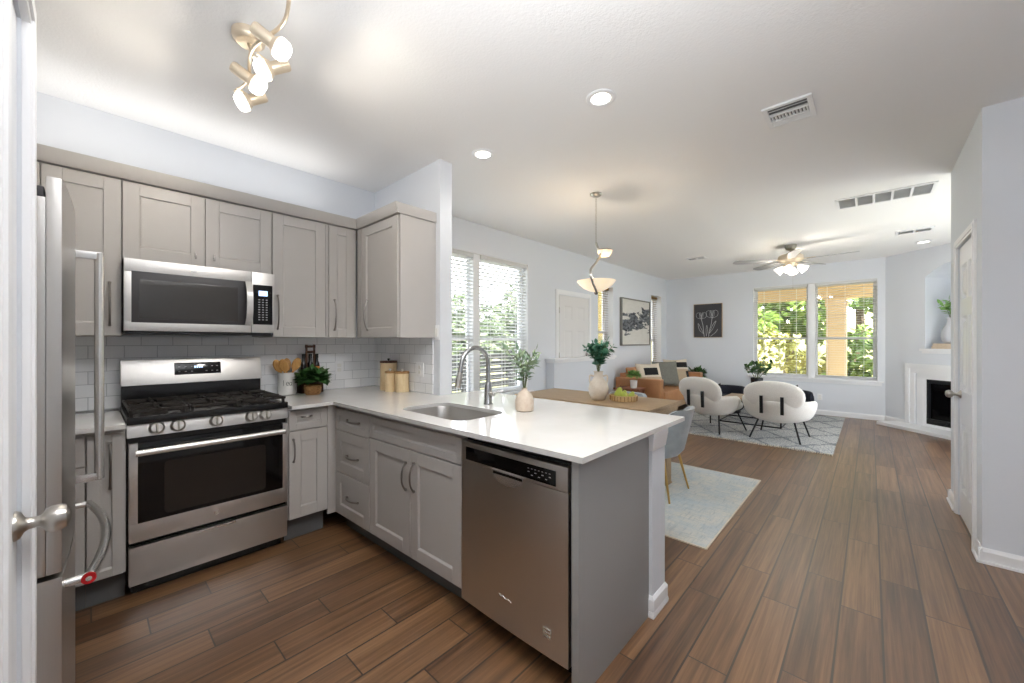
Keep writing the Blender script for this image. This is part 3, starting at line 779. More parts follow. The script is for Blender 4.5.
part('slip', mb, M['trim'], t)
mb = MB().fbox(FD, 0.628, 1.58, -0.03, 0.004, 0.70, 0.76, 0.003).fbox(FD, 0.628, 1.58, -0.03, 0.004, 0.09, 0.17, 0.003)
mb.fbox(FD, 0.628, 0.665, -0.03, 0.004, 0.17, 0.70, 0.002).fbox(FD, 1.54, 1.58, -0.03, 0.004, 0.17, 0.70, 0.002)
for k in range(3): mb.fbox(FD, 0.665, 1.54, -0.02, 0.008, 0.105 + k*0.02, 0.113 + k*0.02)
part('firebox_frame', mb, M['blackmetal'], t)
part('firebox_glass', MB().fbox(FD, 0.665, 1.54, -0.025, -0.021, 0.17, 0.70), M['blackglass'], t)
mb = MB().fbox(FD, 0.61, 1.60, -0.49, -0.48, 0.085, 0.775)
part('firebox_back', mb, M['firedark'], t)
mb = MB().prism([(0.22, 0.0), (0.22, 0.38), (2.05, 0.38), (2.05, 0.0)], lambda p, q, h: FD(p, q, h), 0.0, 0.05, 0.006)
part('hearth', mb, M['trim'], t)
t = thing('niche_ledge', 'white moulded ledge under the arched wall niche', 'ledge', FD(1.12, 0.0, 1.15))
mb = MB().fbox(FD, 0.56, 1.68, 0.001, 0.045, 1.185, 1.222, 0.005).fbox(FD, 0.58, 1.66, 0.001, 0.028, 1.15, 1.185, 0.004)
part('ledge', mb, M['trim'], t)
for k, (z, l) in enumerate(((1.221, 'cream hardback book, bottom of the pair lying in the wall niche'), (1.2615, 'cream hardback book, top of the pair lying in the wall niche'))):
    b = thing('book', l, 'book', FD(0.84, -0.12, z), 'books in the niche')
    u0, u1 = 0.665 + k*0.015, 0.95 - k*0.01
    part('cover', MB().fbox(FD, u0, u1, -0.22, -0.03, z, z + 0.004).fbox(FD, u0, u1, -0.22, -0.03, z + 0.035, z + 0.039).fbox(FD, u0, u1, -0.034, -0.03, z, z + 0.039), M['paper'], b)
    part('pages', MB().fbox(FD, u0 + 0.004, u1 - 0.004, -0.215, -0.034, z + 0.004, z + 0.035), M['ceramic'], b)
def vase_plant(t, c, prof, m, stems, leaf_m, L, W, spread, hgt, nl, seed, stem_r=0.0025, stem_m='stem', top=0.0):
    """vase (lathe) with stems and leaves as parts of one thing"""
    rn = random.Random(seed)
    c = Vector(c)
    part('vase', MB().lathe(prof, c, 32), m, t, sharp=50)
    st = MB(); lf = MB()
    for k in range(stems):
        a = 2*pi*k/stems + rn.uniform(-0.4, 0.4); rr = spread * rn.uniform(0.35, 1.0); hh = hgt * rn.uniform(0.65, 1.0)
        p0 = c + Vector((0, 0, top - 0.03)); p1 = c + Vector((cos(a)*rr*0.35, sin(a)*rr*0.35, top + hh*0.55)); p2 = c + Vector((cos(a)*rr, sin(a)*rr, top + hh))
        path = smooth_path([p0, p1, p2], 6)
        st.tube(path, stem_r, 6)
        n = len(path)
        for j in range(nl):
            f = 0.28 + 0.72 * (j + rn.random()*0.6) / nl
            i = min(n - 2, int(f * (n - 1))); p = path[i].lerp(path[i+1], f*(n-1) - i)
            d = (path[i+1] - path[i]).normalized(); aa = rn.uniform(0, 2*pi)
            side = (d.orthogonal().normalized()); side = Matrix.Rotation(aa, 3, d) @ side
            lf.leaf(p, side + d*rn.uniform(0.2, 0.9), d, L*rn.uniform(0.7, 1.2), W*rn.uniform(0.8, 1.2), 0.3)
        lf.leaf(path[-1], (path[-1] - path[-2]), side, L, W, 0.2)
    part('stem', st, M[stem_m], t); part('foliage', lf, leaf_m, t, sharp=180)
t = thing('niche_vase', 'grey white vase with green leaves standing in the arched niche', 'vase', FD(0.83, -0.13, 1.3005))
vase_plant(t, FD(0.83, -0.13, 1.3005), [(0.05, 0), (0.085, 0.03), (0.10, 0.12), (0.08, 0.22), (0.035, 0.30), (0.03, 0.36), (0.042, 0.38), (0.035, 0.378)], M['greyvase'], 7, M['leaf_light'], 0.09, 0.05, 0.17, 0.26, 8, 3, top=0.37)

# ================================================================== kitchen
# backsplash
struct('wall_backsplash', MB().box(-3.4595, -3.452, -0.86, 1.84, 0.915, 1.36), M['tile_y'])
struct('wall_backsplash_end', MB().box(-3.452, -2.53, 1.832, 1.8395, 0.915, 1.36), M['tile_x'])

def shaker(mb, F, u0, u1, z0, z1, n0=0.0, th=0.02, fw=0.070):
    """recessed flat panel in a frame; face outward at n0+th"""
    n1 = n0 + th
    fw = min(fw, (z1 - z0) * 0.32, (u1 - u0) * 0.32)
    mb.fbox(F, u0, u0 + fw, n0, n1, z0, z1, 0.0015, 1); mb.fbox(F, u1 - fw, u1, n0, n1, z0, z1, 0.0015, 1)
    mb.fbox(F, u0 + fw, u1 - fw, n0, n1, z0, z0 + fw, 0.0015, 1); mb.fbox(F, u0 + fw, u1 - fw, n0, n1, z1 - fw, z1, 0.0015, 1)
    mb.fbox(F, u0 + fw - 0.002, u1 - fw + 0.002, n0, n1 - 0.009, z0 + fw - 0.002, z1 - fw + 0.002)
    # small inner chamfer
    b = 0.008
    mb.hexa([F(u0+fw, n1-0.009, z0+fw), F(u0+fw+b, n1-0.009, z0+fw), F(u0+fw+b, n1-0.009, z1-fw), F(u0+fw, n1-0.009, z1-fw),
             F(u0+fw, n1-0.002, z0+fw), F(u0+fw+0.001, n1-0.002, z0+fw), F(u0+fw+0.001, n1-0.002, z1-fw), F(u0+fw, n1-0.002, z1-fw)])
    mb.hexa([F(u0+fw, n1-0.009, z0+fw), F(u1-fw, n1-0.009, z0+fw), F(u1-fw, n1-0.009, z0+fw+b), F(u0+fw, n1-0.009, z0+fw+b),
             F(u0+fw, n1-0.002, z0+fw), F(u1-fw, n1-0.002, z0+fw), F(u1-fw, n1-0.002, z0+fw+0.001), F(u0+fw, n1-0.002, z0+fw+0.001)])
    return mb
def pull(F, u, z, L, n, vertical=True, r=0.0052, bow=0.03):
    """bowed bar pull, centre (u, z), total length L, mounted on face n"""
    pts = []
    for k in range(13):
        s = -1 + 2*k/12
        out = n + 0.004 + bow * (1 - abs(s)**2.6)
        pts.append(F(u, out, z + s*L/2) if vertical else F(u + s*L/2, out, z))
    mb = MB().tube(pts, [r*1.25] + [r]*11 + [r*1.25], 8)
    for s in (-1, 1):
        p = F(u, n, z + s*L/2*0.97) if vertical else F(u + s*L/2*0.97, n, z)
        q = F(u, n + 0.010, z + s*L/2*0.97) if vertical else F(u + s*L/2*0.97, n + 0.010, z)
        mb.cyl(p, q, r*1.5, seg=10)
    return mb
def bar_knob(F, u, z, n):
    mb = MB().cyl(F(u, n, z), F(u, n + 0.018, z), 0.004, seg=10)
    mb.fbox(F, u - 0.005, u + 0.005, n + 0.016, n + 0.026, z - 0.02, z + 0.02, 0.002)
    return mb
def carcass(mb, F, u0, u1, n0, n1, z0, z1, th=0.018):
    """open-backed box with a face frame"""
    mb.fbox(F, u0, u0 + th, n0, n1, z0, z1); mb.fbox(F, u1 - th, u1, n0, n1, z0, z1)
    mb.fbox(F, u0 + th, u1 - th, n0, n1, z0, z0 + th); mb.fbox(F, u0 + th, u1 - th, n0, n1, z1 - th, z1)
    mb.fbox(F, u0 + th, u1 - th, n1 - 0.004, n1, z0 + th, z1 - th)
    return mb

# ---- wall cabinets; faces +X at x=-3.15 (doors to -3.13)
FU = FXo(-3.46); UD = 0.31
UZ0, UZ1 = 1.36, 2.255
def wall_cab(label, u0, u1, z0, z1, doors, group='grey wall cabinets', F=FU, depth=UD, origin=None):
    c = thing('wall_cabinet', label, 'cabinet', F((u0 + u1)/2, depth/2, z0), group)
    part('body', carcass(MB(), F, u0 + 0.0005, u1 - 0.0005, 0.002, depth, z0, z1), M['cabinet'], c)
    for a, b, ha in doors:
        d = part('door', shaker(MB(), F, a, b, z0 + 0.003, z1 - 0.010, depth + 0.001), M['cabinet'], c)
        if ha is None: continue
        if ha[0] == 'pull': part('handle', pull(F, ha[1], ha[2], 0.245, depth + 0.021), M['handle'], d)
        else: part('knob', bar_knob(F, ha[1], ha[2], depth + 0.021), M['handle'], d)
    return c
G = 'grey wall cabinets'
wall_cab('tall grey wall cabinet left of the microwave, behind the refrigerator handle', -0.46, 0.1305, UZ0, UZ1, [(-0.457, -0.168, ('pull', -0.20, 1.54)), (-0.162, 0.1285, ('pull', 0.082, 1.54))])
wall_cab('short grey two door wall cabinet directly above the microwave', 0.1315, 0.8845, 1.803, UZ1, [(0.1335, 0.5055, ('knob', 0.458, 1.867)), (0.5085, 0.882, ('knob', 0.552, 1.867))])
wall_cab('grey wall cabinet right of the microwave, above the utensil crock', 0.8855, 1.262, UZ0, UZ1, [(0.888, 1.25, ('pull', 0.921, 1.54))])
wall_cab('grey wall cabinet in the inner corner on the range wall', 1.263, 1.5085, UZ0, UZ1, [(1.282, 1.482, ('pull', 1.322, 1.54))])
FR = FYo(1.84)
wall_cab('grey wall cabinet on the end wall, above the wooden canisters', -3.1275, -2.505, UZ0, UZ1, [(-3.05, -2.512, ('pull', -2.945, 1.54))], F=FR)
o = [x for x in COL.objects if x.name.startswith('wall_cabinet')][-1]
part('filler', MB().fbox(FR, -3.125, -3.056, UD + 0.001, UD + 0.021, UZ0, UZ1 - 0.006, 0.001), M['cabinet'], o)
part('end_panel', MB().fbox(FR, -2.5048, -2.499, 0.001, UD + 0.004, UZ0, UZ1, 0.001), M['cabinet'], o)
# crown along the top of the cabinets
mb = MB()
prof = [(0.0, 2.256), (0.338, 2.256), (0.345, 2.266), (0.350, 2.30), (0.356, 2.322), (0.356, 2.332), (0.0, 2.332)]
def miter(n): return 1.84 - n
A = [[mb.bm.verts.new((-3.458 + max(n, 0.0), y if y is not None else miter(n), z)) for n, z in prof] for y in (-0.47, None)]
mb.bridge(A[0], A[1])
Bv = [mb.bm.verts.new((-2.505 + (n - 0.338 if n > 0.3 else 0) + 0.0, miter(n), z)) for n, z in prof]
mb.bridge(A[1], Bv); mb.bm.faces.new(A[0]); mb.bm.faces.new(Bv)
mb.box(-2.51, -2.489, 1.50, 1.839, 2.256, 2.332, 0.002)
t = thing('cabinet_crown', 'flat grey crown moulding running along the top of all the wall cabinets', 'moulding', (-3.3, 0.6, 2.256))
part('moulding', mb, M['cabinet'], t)

# ---- microwave
t = thing('microwave', 'stainless over-the-range microwave mounted under the short wall cabinet', 'microwave', (-3.26, 0.508, 1.375))
FM = FXo(-3.06); a, b, z0, z1 = 0.135, 0.881, 1.385, 1.798
part('body', MB().box(-3.455, -3.085, a, b, z0, z1, 0.003), M['plastic'], t)
mb = MB()
d0, d1 = a, 0.742
mb.fbox(FM, d0, d1, -0.024, 0.0, z0 + 0.005, 1.445, 0.003); mb.fbox(FM, d0, d1, -0.024, 0.0, 1.722, z1, 0.003)
mb.fbox(FM, d0, d0 + 0.034, -0.024, 0.0, 1.44, 1.73, 0.003); mb.fbox(FM, d1 - 0.006, d1, -0.024, 0.0, 1.44, 1.73, 0.002)
dr = part('door', mb, M['steel'], t)
part('door_frame', MB().fbox(FM, d0 + 0.03, d1 - 0.004, -0.02, 0.001, 1.438, 1.73, 0.003), M['plastic'], dr, 'black door bezel')
part('door_window', MB().fbox(FM, d0 + 0.062, d1 - 0.075, -0.018, 0.0022, 1.462, 1.685, 0.002), M['mwglass'], dr)
pts = [(0.0 + 0.006 + 0.045*(1 - abs(s)**3), 1.585 + s*0.145) for s in [-1 + k/6 for k in range(13)]]
hm = MB()
for (n_a, z_a), (n_b, z_b) in zip(pts, pts[1:]):
    hm.hexa([FM(0.706, n_a - 0.006, z_a), FM(0.741, n_a - 0.006, z_a), FM(0.741, n_a + 0.006, z_a), FM(0.706, n_a + 0.006, z_a),
             FM(0.706, n_b - 0.006, z_b), FM(0.741, n_b - 0.006, z_b), FM(0.741, n_b + 0.006, z_b), FM(0.706, n_b + 0.006, z_b)])
bmesh.ops.remove_doubles(hm.bm, verts=hm.bm.verts[:], dist=1e-5)
part('handle', hm, M['paleenamel'], dr)
cp = part('control_panel', MB().fbox(FM, 0.745, b, -0.024, 0.0, z0 + 0.005, z1, 0.003), M['steel'], t)
part('keypad', MB().fbox(FM, 0.752, 0.868, -0.01, 0.0015, 1.445, 1.715, 0.002), M['blackglass'], cp)
part('display', MB().fbox(FM, 0.785, 0.838, 0.001, 0.0022, 1.640, 1.675, 0.0005), M['display'], cp)
mb = MB()
for rr in range(9):
    for cc in range(3): mb.fbox(FM, 0.783 + cc*0.022, 0.794 + cc*0.022, 0.001, 0.0022, 1.475 + rr*0.017, 1.481 + rr*0.017)
part('keys', mb, M['keys'], cp)
part('vent_grille', MB().box(-3.42, -3.075, a + 0.003, b - 0.003, z0 - 0.014, z0 + 0.001, 0.002).box(-3.12, -3.066, 0.76, b - 0.01, z0 - 0.024, z0 - 0.012, 0.002), M['black'], t)
part('badge', MB().fbox(FM, 0.425, 0.455, 0.0, 0.0012, 1.757, 1.763), M['steelb'], t)

# ---- gas range
t = thing('gas_range', 'stainless steel gas range with black cooktop between the base cabinets', 'stove', (-3.12, 0.508, 0.0))
a, b = 0.134, 0.882
FG = FXo(-2.80)
part('body', MB().box(-3.44, -2.845, a, b, 0.06, 0.905, 0.003), M['black'], t)
part('plinth', MB().box(-3.40, -2.87, a + 0.02, b - 0.02, 0.0, 0.06), M['black'], t)
dr = part('drawer', MB().fbox(FG, a + 0.008, b - 0.002, -0.04, 0.0, 0.065, 0.262, 0.006), M['steel'], t)
part('lip', MB().fbox(FG, 0.42, 0.60, -0.005, 0.006, 0.250, 0.262, 0.002), M['steelb'], dr)
od = MB()
od.fbox(FG, a + 0.008, b - 0.002, -0.045, 0.0, 0.287, 0.385, 0.004); od.fbox(FG, a + 0.008, a + 0.043, -0.045, 0.0, 0.385, 0.80, 0.003)
od.fbox(FG, b - 0.030, b - 0.002, -0.045, 0.0, 0.385, 0.80, 0.003)
dr = part('oven_door', od, M['steel'], t)
part('door_glass', MB().fbox(FG, a + 0.041, b - 0.028, -0.03, 0.0015, 0.383, 0.80, 0.002), M['blackglass'], dr, 'black glass door face')
part('oven_window', MB().prism(rrect(a + 0.145, b - 0.125, 0.405, 0.685, 0.02), lambda p, q, h: FG(p, h, q), 0.0005, 0.0025), mat('oven_window_glass', rgb(36, 32, 29), 0.12, spec=0.4, bump=(8, 0.002)), dr)
hp = [FG(a + 0.05, 0.002, 0.752), FG(a + 0.05, 0.045, 0.758), FG(a + 0.062, 0.052, 0.758), FG(b - 0.062, 0.052, 0.758), FG(b - 0.05, 0.045, 0.758), FG(b - 0.05, 0.002, 0.752)]
part('handle', MB().tube([FG(a + 0.03, 0.05, 0.758), FG(b - 0.03, 0.05, 0.758)], 0.0175, 16).fbox(FG, a + 0.045, a + 0.07, 0.0, 0.05, 0.75, 0.766, 0.003).fbox(FG, b - 0.07, b - 0.045, 0.0, 0.05, 0.75, 0.766, 0.003), M['steelb'], dr)
part('badge', MB().cyl(FG(0.508, -0.002, 0.338), FG(0.508, 0.002, 0.338), 0.014, seg=24), M['steelb'], dr)
part('vent_slot', MB().fbox(FG, a + 0.01, b - 0.004, -0.06, -0.022, 0.80, 0.832), M['black'], t)
mb = MB()
mb.hexa([FG(a, -0.04, 0.832), FG(b, -0.04, 0.832), FG(b, 0.004, 0.832), FG(a, 0.004, 0.832), FG(a, -0.04, 0.905), FG(b, -0.04, 0.905), FG(b, -0.012, 0.905), FG(a, -0.012, 0.905)], 0.002)
part('control_fascia', mb, M['steel'], t)
for u in (0.248, 0.335, 0.505, 0.680, 0.755):
    p = Vector(FG(u, -0.004, 0.868)); R = Vector((1, 0, 0.22)).normalized().to_track_quat('Z', 'Y').to_matrix()
    k = part('knob', MB().lathe([(0.034, 0), (0.034, 0.006), (0.029, 0.010), (0.027, 0.027), (0.023, 0.031), (0.001, 0.031)], p, 28, R), M['nickel'], t)
    part('grip', MB().hexa([p + R @ Vector(q) for q in ((-0.005, -0.026, 0.02), (0.005, -0.026, 0.02), (0.005, 0.026, 0.02), (-0.005, 0.026, 0.02), (-0.004, -0.025, 0.040), (0.004, -0.025, 0.040), (0.004, 0.025, 0.040), (-0.004, 0.025, 0.040))], 0.001, 1), M['gunmetal'], k)
part('cooktop', MB().box(-3.40, -2.795, a, b, 0.905, 0.930, 0.006), M['black'], t)
part('front_rail', MB().fbox(FG, a, b, -0.03, 0.010, 0.899, 0.938, 0.007), M['black'], t)
for k, (bx, by, br) in enumerate(((-3.26, 0.25, 0.04), (-2.95, 0.25, 0.048), (-3.10, 0.508, 0.05), (-3.26, 0.765, 0.036), (-2.95, 0.765, 0.044))):
    q = part('burner', MB().lathe([(br*1.25, 0.930), (br*1.25, 0.938), (br, 0.944), (br, 0.952), (br*0.9, 0.956), (0.001, 0.957)], (bx, by, 0), 24), M['iron'], t)
def grate(u0, u1):
    mb = MB(); x0, x1 = -3.385, -2.815; w = 0.0055; zt = 0.972; zb = 0.958
    for y in (u0 + w, u1 - w): mb.box(x0, x1, y - w, y + w, zb, zt, 0.002, 1)
    for x in (x0 + w, (x0 + x1)/2, x1 - w): mb.box(x - w, x + w, u0, u1, zb, zt, 0.002, 1)
    m_ = (u0 + u1)/2
    for xc in (-3.26, -2.95):
        mb.box(xc - w, xc + w, u0, m_ - 0.028, zb, zt + 0.003, 0.002, 1); mb.box(xc - w, xc + w, m_ + 0.028, u1, zb, zt + 0.003, 0.002, 1)
        mb.box(xc - 0.13, xc - 0.028, m_ - w, m_ + w, zb, zt + 0.003, 0.002, 1); mb.box(xc + 0.028, xc + 0.13, m_ - w, m_ + w, zb, zt + 0.003, 0.002, 1)
        for sx in (-1, 1):
            for sy in (-1, 1):
                mb.tube([(xc + sx*0.026, m_ + sy*0.026, zt - 0.003), (xc + sx*0.085, m_ + sy*(u1 - u0)*0.42, zt - 0.003)], w, 6)
    for x in (x0 + 0.02, x1 - 0.02):
        for y in (u0 + 0.01, u1 - 0.01): mb.box(x - 0.007, x + 0.007, y - 0.007, y + 0.007, 0.9295, zb + 0.002)
    for i in range(5): mb.box(x1 - 0.004, x1 + 0.006, u0 + 0.02 + i*(u1-u0-0.04)/4 - 0.006, u0 + 0.02 + i*(u1-u0-0.04)/4 + 0.006, zb, zt + 0.004, 0.002, 1)
    return mb
for u0, u1 in ((0.142, 0.385), (0.390, 0.628), (0.633, 0.876)): part('grate', grate(u0, u1), M['iron'], t)
mb = MB()
mb.hexa([(-3.435, a, 1.055), (-3.352, a, 1.055), (-3.352, b, 1.055), (-3.435, b, 1.055), (-3.435, a, 1.215), (-3.39, a, 1.215), (-3.39, b, 1.215), (-3.435, b, 1.215)], 0.006)
bk = part('backguard', mb, M['steel'], t)
part('backguard_base', MB().box(-3.435, -3.375, a + 0.004, b - 0.004, 0.925, 1.058, 0.003), M['black'], t, 'black strip below the steel backguard')
def FB(u, n, z):  # sloped face of the backguard
    s = (z - 1.055)/0.16; return (-3.352 - 0.038*s + n, u, z)
part('clock_panel', MB().fbox(FB, 0.385, 0.635, -0.004, 0.002, 1.110, 1.188, 0.002), M['blackglass'], bk)
mb = MB()
for k in range(4): mb.fbox(FB, 0.488 + k*0.0125, 0.4965 + k*0.0125, 0.0015, 0.003, 1.152, 1.166)
part('clock_display', mb, M['display'], bk)
mb = MB()
for rr in (1.128, 1.160):
    for u in (0.405, 0.438, 0.470, 0.548, 0.580, 0.608): mb.fbox(FB, u, u + 0.010, 0.0015, 0.003, rr, rr + 0.004)
part('clock_print', mb, M['keys'], bk)

# ---- base cabinets
BZ0, BZ1 = 0.12, 0.890
def base_unit(label, F, u0, u1, depth, fronts, group='grey base cabinets', toe=True, bz=0.12):
    BZ0 = bz
    c = thing('base_cabinet', label, 'cabinet', F((u0 + u1)/2, -depth/2, 0.0), group)
    mb = MB(); th = 0.018; n0, n1 = -depth, -0.021
    mb.fbox(F, u0, u0 + th, n0, n1, BZ0, BZ1); mb.fbox(F, u1 - th, u1, n0, n1, BZ0, BZ1)
    mb.fbox(F, u0 + th, u1 - th, n0, n1, BZ0, BZ0 + th); mb.fbox(F, u0 + th, u1 - th, n0, n0 + 0.006, BZ0 + th, BZ1)
    mb.fbox(F, u0 + th, u1 - th, n1 - 0.006, n1, BZ0 + th, BZ1 - 0.002)
    part('body', mb, M['cabinet'], c)
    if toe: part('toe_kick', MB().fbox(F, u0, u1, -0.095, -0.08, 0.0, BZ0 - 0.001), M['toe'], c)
    for kind, a, b, za, zb, hs in fronts:
        d = part(kind, shaker(MB(), F, a, b, za, zb, -0.02), M['cabinet'], c)
        for (v, hu, hz, L) in hs: part('handle', pull(F, hu, hz, L, 0.0, v == 'v', bow=0.028), M['handle'], d)
    return c
FBL = FXo(-2.80); DG = 0.655
base_unit('grey base cabinet with a drawer beside the refrigerator', FBL, -0.42, -0.008, DG, [('drawer', -0.417, -0.011, 0.725, 0.866, [('h', -0.21, 0.80, 0.11)]), ('door', -0.417, -0.011, 0.152, 0.718, [('v', -0.37, 0.60, 0.15)])], bz=0.148)
base_unit('narrow grey base cabinet squeezed against the left side of the range', FBL, -0.007, 0.1315, DG, [('door', -0.004, 0.122, 0.152, 0.866, [('v', 0.075, 0.705, 0.225)])], bz=0.148)
base_unit('grey base cabinet with drawer and door right of the range', FBL, 0.886, 1.137, DG, [('drawer', 0.892, 1.135, 0.742, 0.872, [('h', 0.998, 0.826, 0.06)]), ('door', 0.892, 1.135, 0.158, 0.735, [('v', 0.917, 0.61, 0.15)])], bz=0.154)
PEN = lambda u: 1.232 + 0.032*min(0.0, u + 1.46)   # the peninsula front stands a touch out of square
FP = lambda u, n, z: (u, PEN(u) - n, z)
c = base_unit('grey three drawer base cabinet in the inner corner of the worktop', FP, -2.797, -2.335, 0.60, [('drawer', -2.795, -2.338, 0.715, 0.858, [('h', -2.535, 0.795, 0.16)]), ('drawer', -2.795, -2.338, 0.420, 0.708, [('h', -2.545, 0.552, 0.15)]), ('drawer', -2.795, -2.338, 0.124, 0.413, [('h', -2.545, 0.272, 0.15)])])
part('corner_filler', MB().box(-2.822, -2.801, 1.138, 1.205, BZ0, BZ1 - 0.002, 0.001), M['cabinet'], c)
c = base_unit('grey sink base cabinet with two doors left of the dishwasher', FP, -2.334, -1.462, 0.60, [('drawer_front', -2.331, -1.466, 0.728, 0.858, []), ('door', -2.331, -1.896, 0.124, 0.720, [('v', -1.930, 0.570, 0.155)]), ('door', -1.892, -1.466, 0.124, 0.720, [('v', -1.852, 0.580, 0.160)])])
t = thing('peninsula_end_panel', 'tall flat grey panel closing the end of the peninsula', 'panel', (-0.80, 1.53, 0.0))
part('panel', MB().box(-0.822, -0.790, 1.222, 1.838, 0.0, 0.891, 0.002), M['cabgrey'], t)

# ---- dishwasher
t = thing('dishwasher', 'stainless steel dishwasher at the end of the peninsula', 'dishwasher', (-1.14, 1.53, 0.0))
FW = lambda u, n, z: (u, PEN(u) - 0.010 - n, z); a, b = -1.450, -0.834
part('tub', MB().fbox(FW, a + 0.004, b - 0.002, -0.58, -0.03, 0.09, 0.862, 0.003), M['black'], t)
part('toe_kick', MB().fbox(FW, a, b, -0.11, -0.09, 0.0, 0.09), M['black'], t)
mb = MB()
def bulge(u): s = (u - a)/(b - a)*2 - 1; return 0.004 + 0.006*(1 - s*s)
mb.grid(lambda i, j: FW(a + (b-a)*i, bulge(a + (b-a)*i), 0.098 + (0.758 - 0.098)*j), 17, 3)
mb.fbox(FW, a, b, -0.03, 0.004, 0.098, 0.758, 0.003)
dr = part('door', mb, M['steelv'], t)
mb = MB().fbox(FW, a, b, -0.03, 0.006, 0.760, 0.856, 0.004)
cf = part('control_fascia', mb, M['steelv'], t)
part('control_strip', MB().fbox(FW, a + 0.035, b - 0.055, 0.002, 0.0075, 0.772, 0.832, 0.001), M['blackglass'], cf)
mb = MB()
for k in range(7):
    mb.fbox(FW, -1.03 + k*0.018, -1.020 + k*0.018, 0.0065, 0.0082, 0.800 - (k % 2)*0.012, 0.803 - (k % 2)*0.012)
    mb.fbox(FW, -1.03 + k*0.018, -1.022 + k*0.018, 0.0065, 0.0082, 0.814, 0.816)
part('control_print', mb, M['keys'], cf)
pk = MB()
L_ = [(-1.232 + 0.0, 0.766), (-1.222, 0.738), (-1.19, 0.720), (-1.14, 0.712), (-1.09, 0.720), (-1.058, 0.738), (-1.048, 0.766)]
pk.prism(L_, lambda p, q, h: FW(p, h, q), 0.006, 0.0135)
part('pocket_handle', pk, M['steelb'], dr)
part('pocket', MB().fbox(FW, -1.225, -1.055, 0.0125, 0.0142, 0.752, 0.763, 0.0005), M['blackglass'], dr)
lg = MB().tube(smooth_path([FW(-1.19, 0.0105, 0.236), FW(-1.178, 0.0105, 0.226), FW(-1.168, 0.0105, 0.234), FW(-1.152, 0.0105, 0.225), FW(-1.138, 0.0105, 0.230), FW(-1.118, 0.0105, 0.224)], 5), 0.0016, 6)
part('brand_script', lg, M['steelb'], dr)
lg = MB()
for k in range(3): lg.fbox(FW, -0.948, -0.912, 0.006, 0.011, 0.172 + k*0.014, 0.180 + k*0.014, 0.001)
part('badge', lg, M['steelb'], dr)

# ---- worktops
mb = MB()
outer = [(-3.452, 0.888), (-2.735, 0.888), (-2.735, 1.150), (-0.757, 1.196), (-0.757, 2.235), (-2.442, 2.235), (-2.442, 1.832), (-3.452, 1.832)]
SX = (-2.165, -1.560, 1.300, 1.668)
inner = rrect(*SX, 0.09, 8)
bm = mb.bm
ev = []
for loop in (outer, inner):
    vs = [bm.verts.new((x, y, 0.892)) for x, y in loop]
    ev += [bm.edges.new((vs[i], vs[(i+1) % len(vs)])) for i in range(len(vs))]
fs = [g for g in bmesh.ops.triangle_fill(bm, edges=ev, use_beauty=True)['geom'] if isinstance(g, bmesh.types.BMFace)]
ex = bmesh.ops.extrude_face_region(bm, geom=fs)
bmesh.ops.translate(bm, verts=[g for g in ex['geom'] if isinstance(g, bmesh.types.BMVert)], vec=(0, 0, 0.022))
t = thing('worktop', 'L-shaped polished white worktop with the sink cut into it', 'worktop', (-1.6, 1.6, 0.892))
part('slab', mb, M['quartz'], t, sharp=30)
t = thing('worktop', 'short white worktop between the refrigerator and the range', 'worktop', (-3.1, -0.15, 0.892))
part('slab', MB().box(-3.452, -2.745, -0.43, 0.129, 0.892, 0.914, 0.002), M['quartz'], t)

# ---- sink and tap
t = thing('sink', 'undermounted stainless steel sink bowl in the peninsula worktop', 'sink', (-1.86, 1.48, 0.70))
mb = MB(); rings = []
for (off, z, rr) in ((0.012, 0.8915, 0.10), (0.003, 0.8915, 0.09), (0.0, 0.884, 0.09), (-0.006, 0.72, 0.085), (-0.03, 0.695, 0.07), (-0.12, 0.688, 0.05)):
    rings.append([mb.bm.verts.new((x, y, z)) for x, y in rrect(SX[0]-off, SX[1]+off, SX[2]-off, SX[3]+off, rr, 8)])
for A_, B_ in zip(rings, rings[1:]): mb.bridge(A_, B_)
mb.bm.faces.new(rings[-1])
part('bowl', mb, M['steelv'], t)
part('drain', MB().lathe([(0.045, 0.688), (0.045, 0.692), (0.03, 0.690), (0.001, 0.689)], (-1.86, 1.49, 0), 24), M['steelb'], t)
t = thing('tap', 'tall stainless gooseneck tap standing behind the sink', 'faucet', (-1.87, 1.80, 0.914))
bx, by = -1.87, 1.80
part('base', MB().lathe([(0.03, 0.9145), (0.03, 0.920), (0.026, 0.926), (0.0245, 1.03), (0.020, 1.05), (0.0165, 1.06)], (bx, by, 0), 24), M['tapsteel'], t)
arcp = [(bx, by, 1.05), (bx, by, 1.16)] + [(bx, by - 0.115 + 0.115*cos(radians(q)), 1.175 + 0.115*sin(radians(q))) for q in range(0, 166, 15)]
e0 = arcp[-1]; e1 = (bx, by - 0.246, 1.115)
part('spout', MB().tube(smooth_path(arcp, 3) + [e1], 0.0145, 16), M['tapsteel'], t)
part('spray_head', MB().tube([(bx, by - 0.240, 1.135), (bx, by - 0.252, 1.09), (bx, by - 0.263, 1.045)], [0.0165, 0.0185, 0.017], 16), M['nickel'], t)
hb = part('valve', MB().cyl((bx + 0.018, by, 0.985), (bx + 0.052, by, 0.985), 0.017, seg=18), M['steelb'], t)
part('lever', MB().tube([(bx + 0.045, by, 0.985), (bx + 0.065, by + 0.01, 1.0), (bx + 0.10, by + 0.035, 1.005)], [0.008, 0.007, 0.006], 10), M['steelb'], hb)

